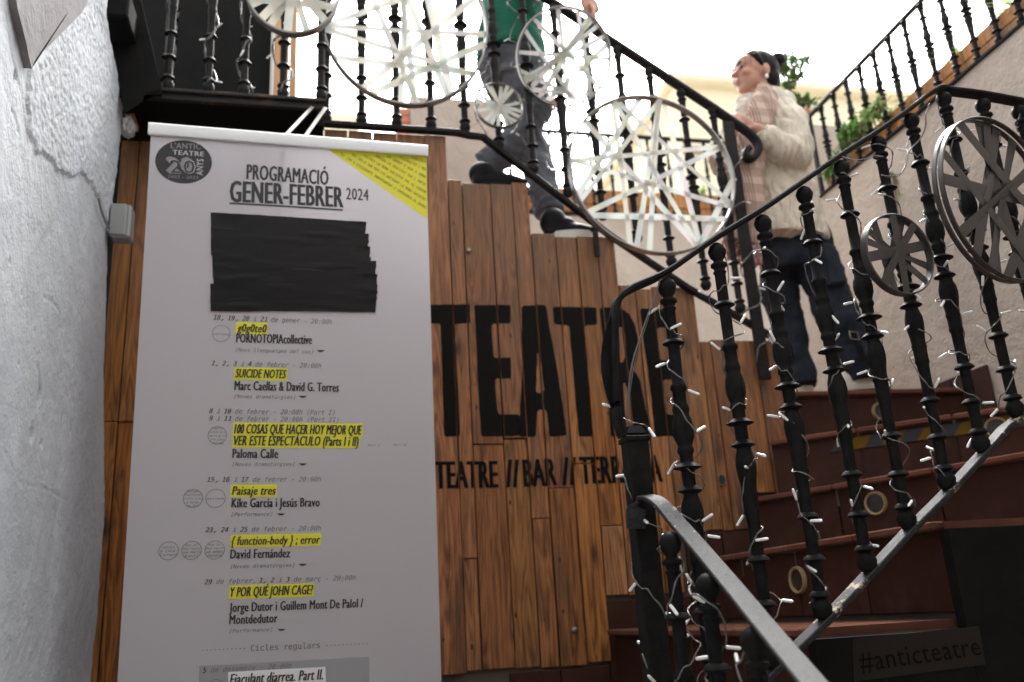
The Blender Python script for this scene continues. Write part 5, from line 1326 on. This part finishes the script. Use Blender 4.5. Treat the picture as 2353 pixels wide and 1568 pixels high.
# wide dark trousers
bm=bmesh.new()
limb(bm,[J(1815,500,-.01),J(1828,545,-.01),J(1830,600,-.01),J(1832,628,-.01)],[(.12,.09),(.15,.12),(.155,.125),(.125,.11)],20)
limb(bm,[J(1805,570,.03),J(1790,660,.06),J(1812,760,.06),J(1838,893,.04)],[(.085,.10),(.075,.09),(.065,.08),(.068,.085)],16)
limb(bm,[J(1868,585,-.06),J(1898,655,-.08),J(1930,740,-.10),J(1962,810,-.11),J(1990,872,-.12)],[(.088,.10),(.085,.095),(.080,.09),(.078,.09),(.076,.09)],16)
fuse('trousers',bm,W_,M['dark_denim'],.008,2,fold(9,.014,26,.005,ax=(1,1,1.6)))
# cargo flap, strap and buckle on the outer leg
bm=bmesh.new(); q=[J(1885,560,-.18),J(1925,575,-.17),J(1945,650,-.18),J(1905,655,-.20)]; bm=prism(q,Vector((0,-.008,0)),Vector((0,.03,0))); bmesh.ops.bevel(bm,geom=bm.edges[:],offset=.006,segments=2,affect='EDGES'); link('cargo_pocket',mesh_bm(bm,True,.8),W_,M['dark_denim'])
a,b=J(1948,742,-.20),J(1985,835,-.215); bm=bmesh.new(); sweep(bm,smoothpts([a,a.lerp(b,.5)+Vector((0,-.01,0)),b],4),rect(.026,.005,.001),upv=(0,-1,0)); link('leg_strap',mesh_bm(bm),W_,M['black_iron'])
c=J(1963,772,-.222); bm=bmesh.new(); sweep(bm,[c+Vector((x,0,z)) for x,z in ((-.018,-.012),(.018,-.016),(.018,.014),(-.018,.018))],circ(.003,6),closed=True,upv=(0,-1,0)); link('buckle',mesh_bm(bm,True),W_,M['metal_ring'])
def shoe(name,heel,toe,parent,upm,solem,w=.045,h=.08,st=.024):
    heel=Vector(heel); toe=Vector(toe); d=(toe-heel); L=d.length; d.normalize()
    bm=bmesh.new(); limb(bm,[heel-d*.01,heel.lerp(toe,.3)+Vector((0,0,.006)),heel.lerp(toe,.7),toe],[(.036,.034),(.042,w*.85),(.034,w),(.022,w*.7)],12)
    for v in bm.verts: pass
    ell(bm,heel.lerp(toe,.16)+Vector((0,0,h*.45)),(.055,.042,h*.62)); ell(bm,heel.lerp(toe,.42)+Vector((0,0,h*.25)),(.05,.036,h*.4))
    fuse(name,bm,parent,upm,.006,2)
    bm=bmesh.new(); s_=d.cross(Vector((0,0,1))).normalized(); n_=16; top=[]
    ring_=[]
    for k in range(n_):
        a=2*PI*k/n_; x=(L/2+.012)*math.cos(a); y=w*(1.0+.12*math.cos(a))*math.sin(a); ring_.append(heel.lerp(toe,.5)+d*x+s_*y+Vector((0,0,-.040)))
    bm=prism(ring_,Vector((0,0,0)),Vector((0,0,st))); link('shoe_sole' if name=='shoe' else 'sole',mesh_bm(bm),parent,solem)
shoe('shoe',PZ(1962,896,2.338)+Vector((0,.0,.0)),J(2018,880,-.14)*1.0,W_,M['shoe_sole'],M['shoe_sole']) if False else None
hl_=Vector((2.02,3.03,2.34)); shoe('shoe',hl_,hl_+Vector((.19,-.03,-.0)),W_,M['shoe_sole'],M['shoe_black'])
p=J(1845,890,.04); shoe('shoe',Vector((p.x+.02,3.17,2.34)),Vector((p.x-.17,3.12,2.34)),W_,M['shoe_sole'],M['shoe_black'])

# ---------------------------------------------------------------- the man coming down the stairs
MY=3.10
def K(x,y,dy=0): return PY(x,y,MY+dy)
MN=empty('person',(.8,MY,2.9),'man in green top and grey jeans stepping down the upper stairs','person')
hip=K(1172,150); hz=hip.z
bm=bmesh.new()
sh=hip+Vector((.06,0,.50)); 
limb(bm,[hip+Vector((0,0,-.0)),hip+Vector((.0,0,.1)),hip+Vector((.03,0,.3)),sh],[(.08,.12),(.09,.12),(.10,.14),(.09,.15)],18)
limb(bm,[sh,sh+Vector((.02,0,.1)),sh+Vector((.03,0,.18))],[.06,.055,.055]); head(bm,sh+Vector((.05,0,.25)),(1,-.15,-.2),1.03)
hw=PY(1346,-12,RY+.02)
limb(bm,[sh+Vector((0,-.17,.0)),sh+Vector((.08,-.22,-.26)),hw+Vector((-.02,.01,.10)),hw],[.055,.043,.030,.025])
limb(bm,[sh+Vector((0,.17,.0)),sh+Vector((-.05,.22,-.27)),sh+Vector((.10,.22,-.45))],[.055,.043,.028]); hand(bm,sh+Vector((.10,.22,-.45)),(.5,0,-.6),(0,1,0),1,.5)
hand(bm,hw,(.18,-.10,-.9),(.8,-.35,.3),1.12,.42,.6,1)
limb(bm,[K(1180,170,.0),K(1205,225,-.06),K(1222,262,-.06),K(1180,325,-.04),K(1105,392,0)],[.06,.06,.045,.04,.032]); limb(bm,[K(1182,180,.06),K(1205,270,.04),K(1222,345,.0),K(1246,425,-.02),K(1258,486,-.03)],[.06,.055,.045,.04,.03])
fuse('body',bm,MN,M['skin'],.008,2)
bm=bmesh.new(); limb(bm,[K(1174,150),K(1176,120),hip+Vector((0,0,.1)),hip+Vector((.03,0,.3)),sh+Vector((0,0,.03))],[(.145,.17),(.142,.168),(.138,.165),(.135,.18),(.11,.18)],20)
limb(bm,[sh+Vector((0,-.17,.0)),sh+Vector((.07,-.215,-.22))],[.07,.06]); limb(bm,[sh+Vector((0,.17,.0)),sh+Vector((-.04,.215,-.22))],[.07,.06])
fuse('green_top',bm,MN,M['green_cotton'],.01,2,fold(8,.012,20,.005))
bm=bmesh.new(); c=sh+Vector((.05,0,.28)); ell(bm,c+Vector((-.02,0,.03)),(.10,.085,.09),None,3); fuse('hair',bm,MN,M['hair'],.008,1)
bm=bmesh.new()
limb(bm,[K(1175,95),K(1175,150),K(1182,200)],[(.125,.15),(.135,.155),(.125,.14)],20)
limb(bm,[K(1185,185,-.04),K(1210,215,-.06),K(1228,250,-.06),K(1182,325,-.04),K(1112,384,0)],[(.088,.09),(.080,.085),(.068,.072),(.062,.065),(.062,.066)],16)
limb(bm,[K(1188,190,.06),K(1205,270,.04),K(1222,345,.0),K(1246,425,-.02),K(1262,494,-.03)],[(.088,.09),(.074,.08),(.062,.07),(.058,.065),(.060,.068)],16)
fuse('jeans',bm,MN,M['grey_denim'],.008,2,fold(10,.014,30,.006,ax=(1,1,1.7)))
bm=bmesh.new(); limb(bm,[K(1098,388,.0),K(1110,398,0)],[.04,.038],10); link('sock',mesh_bm(bm,True),MN,M['sock_red'])
a=K(1078,402,-.0); shoe('shoe',Vector((a.x,2.99,3.145)),Vector((a.x+.20,2.985,3.14)),MN,M['shoe_black'],M['shoe_black'])
a=K(1243,500,-.03); shoe('shoe',Vector((a.x,3.0,2.945)),Vector((a.x+.17,2.96,2.94)),MN,M['shoe_black'],M['shoe_sole'],st=.034,h=.10)
print('tris',sum(len(o.data.polygons) for o in SC.objects if o.type=='MESH'))
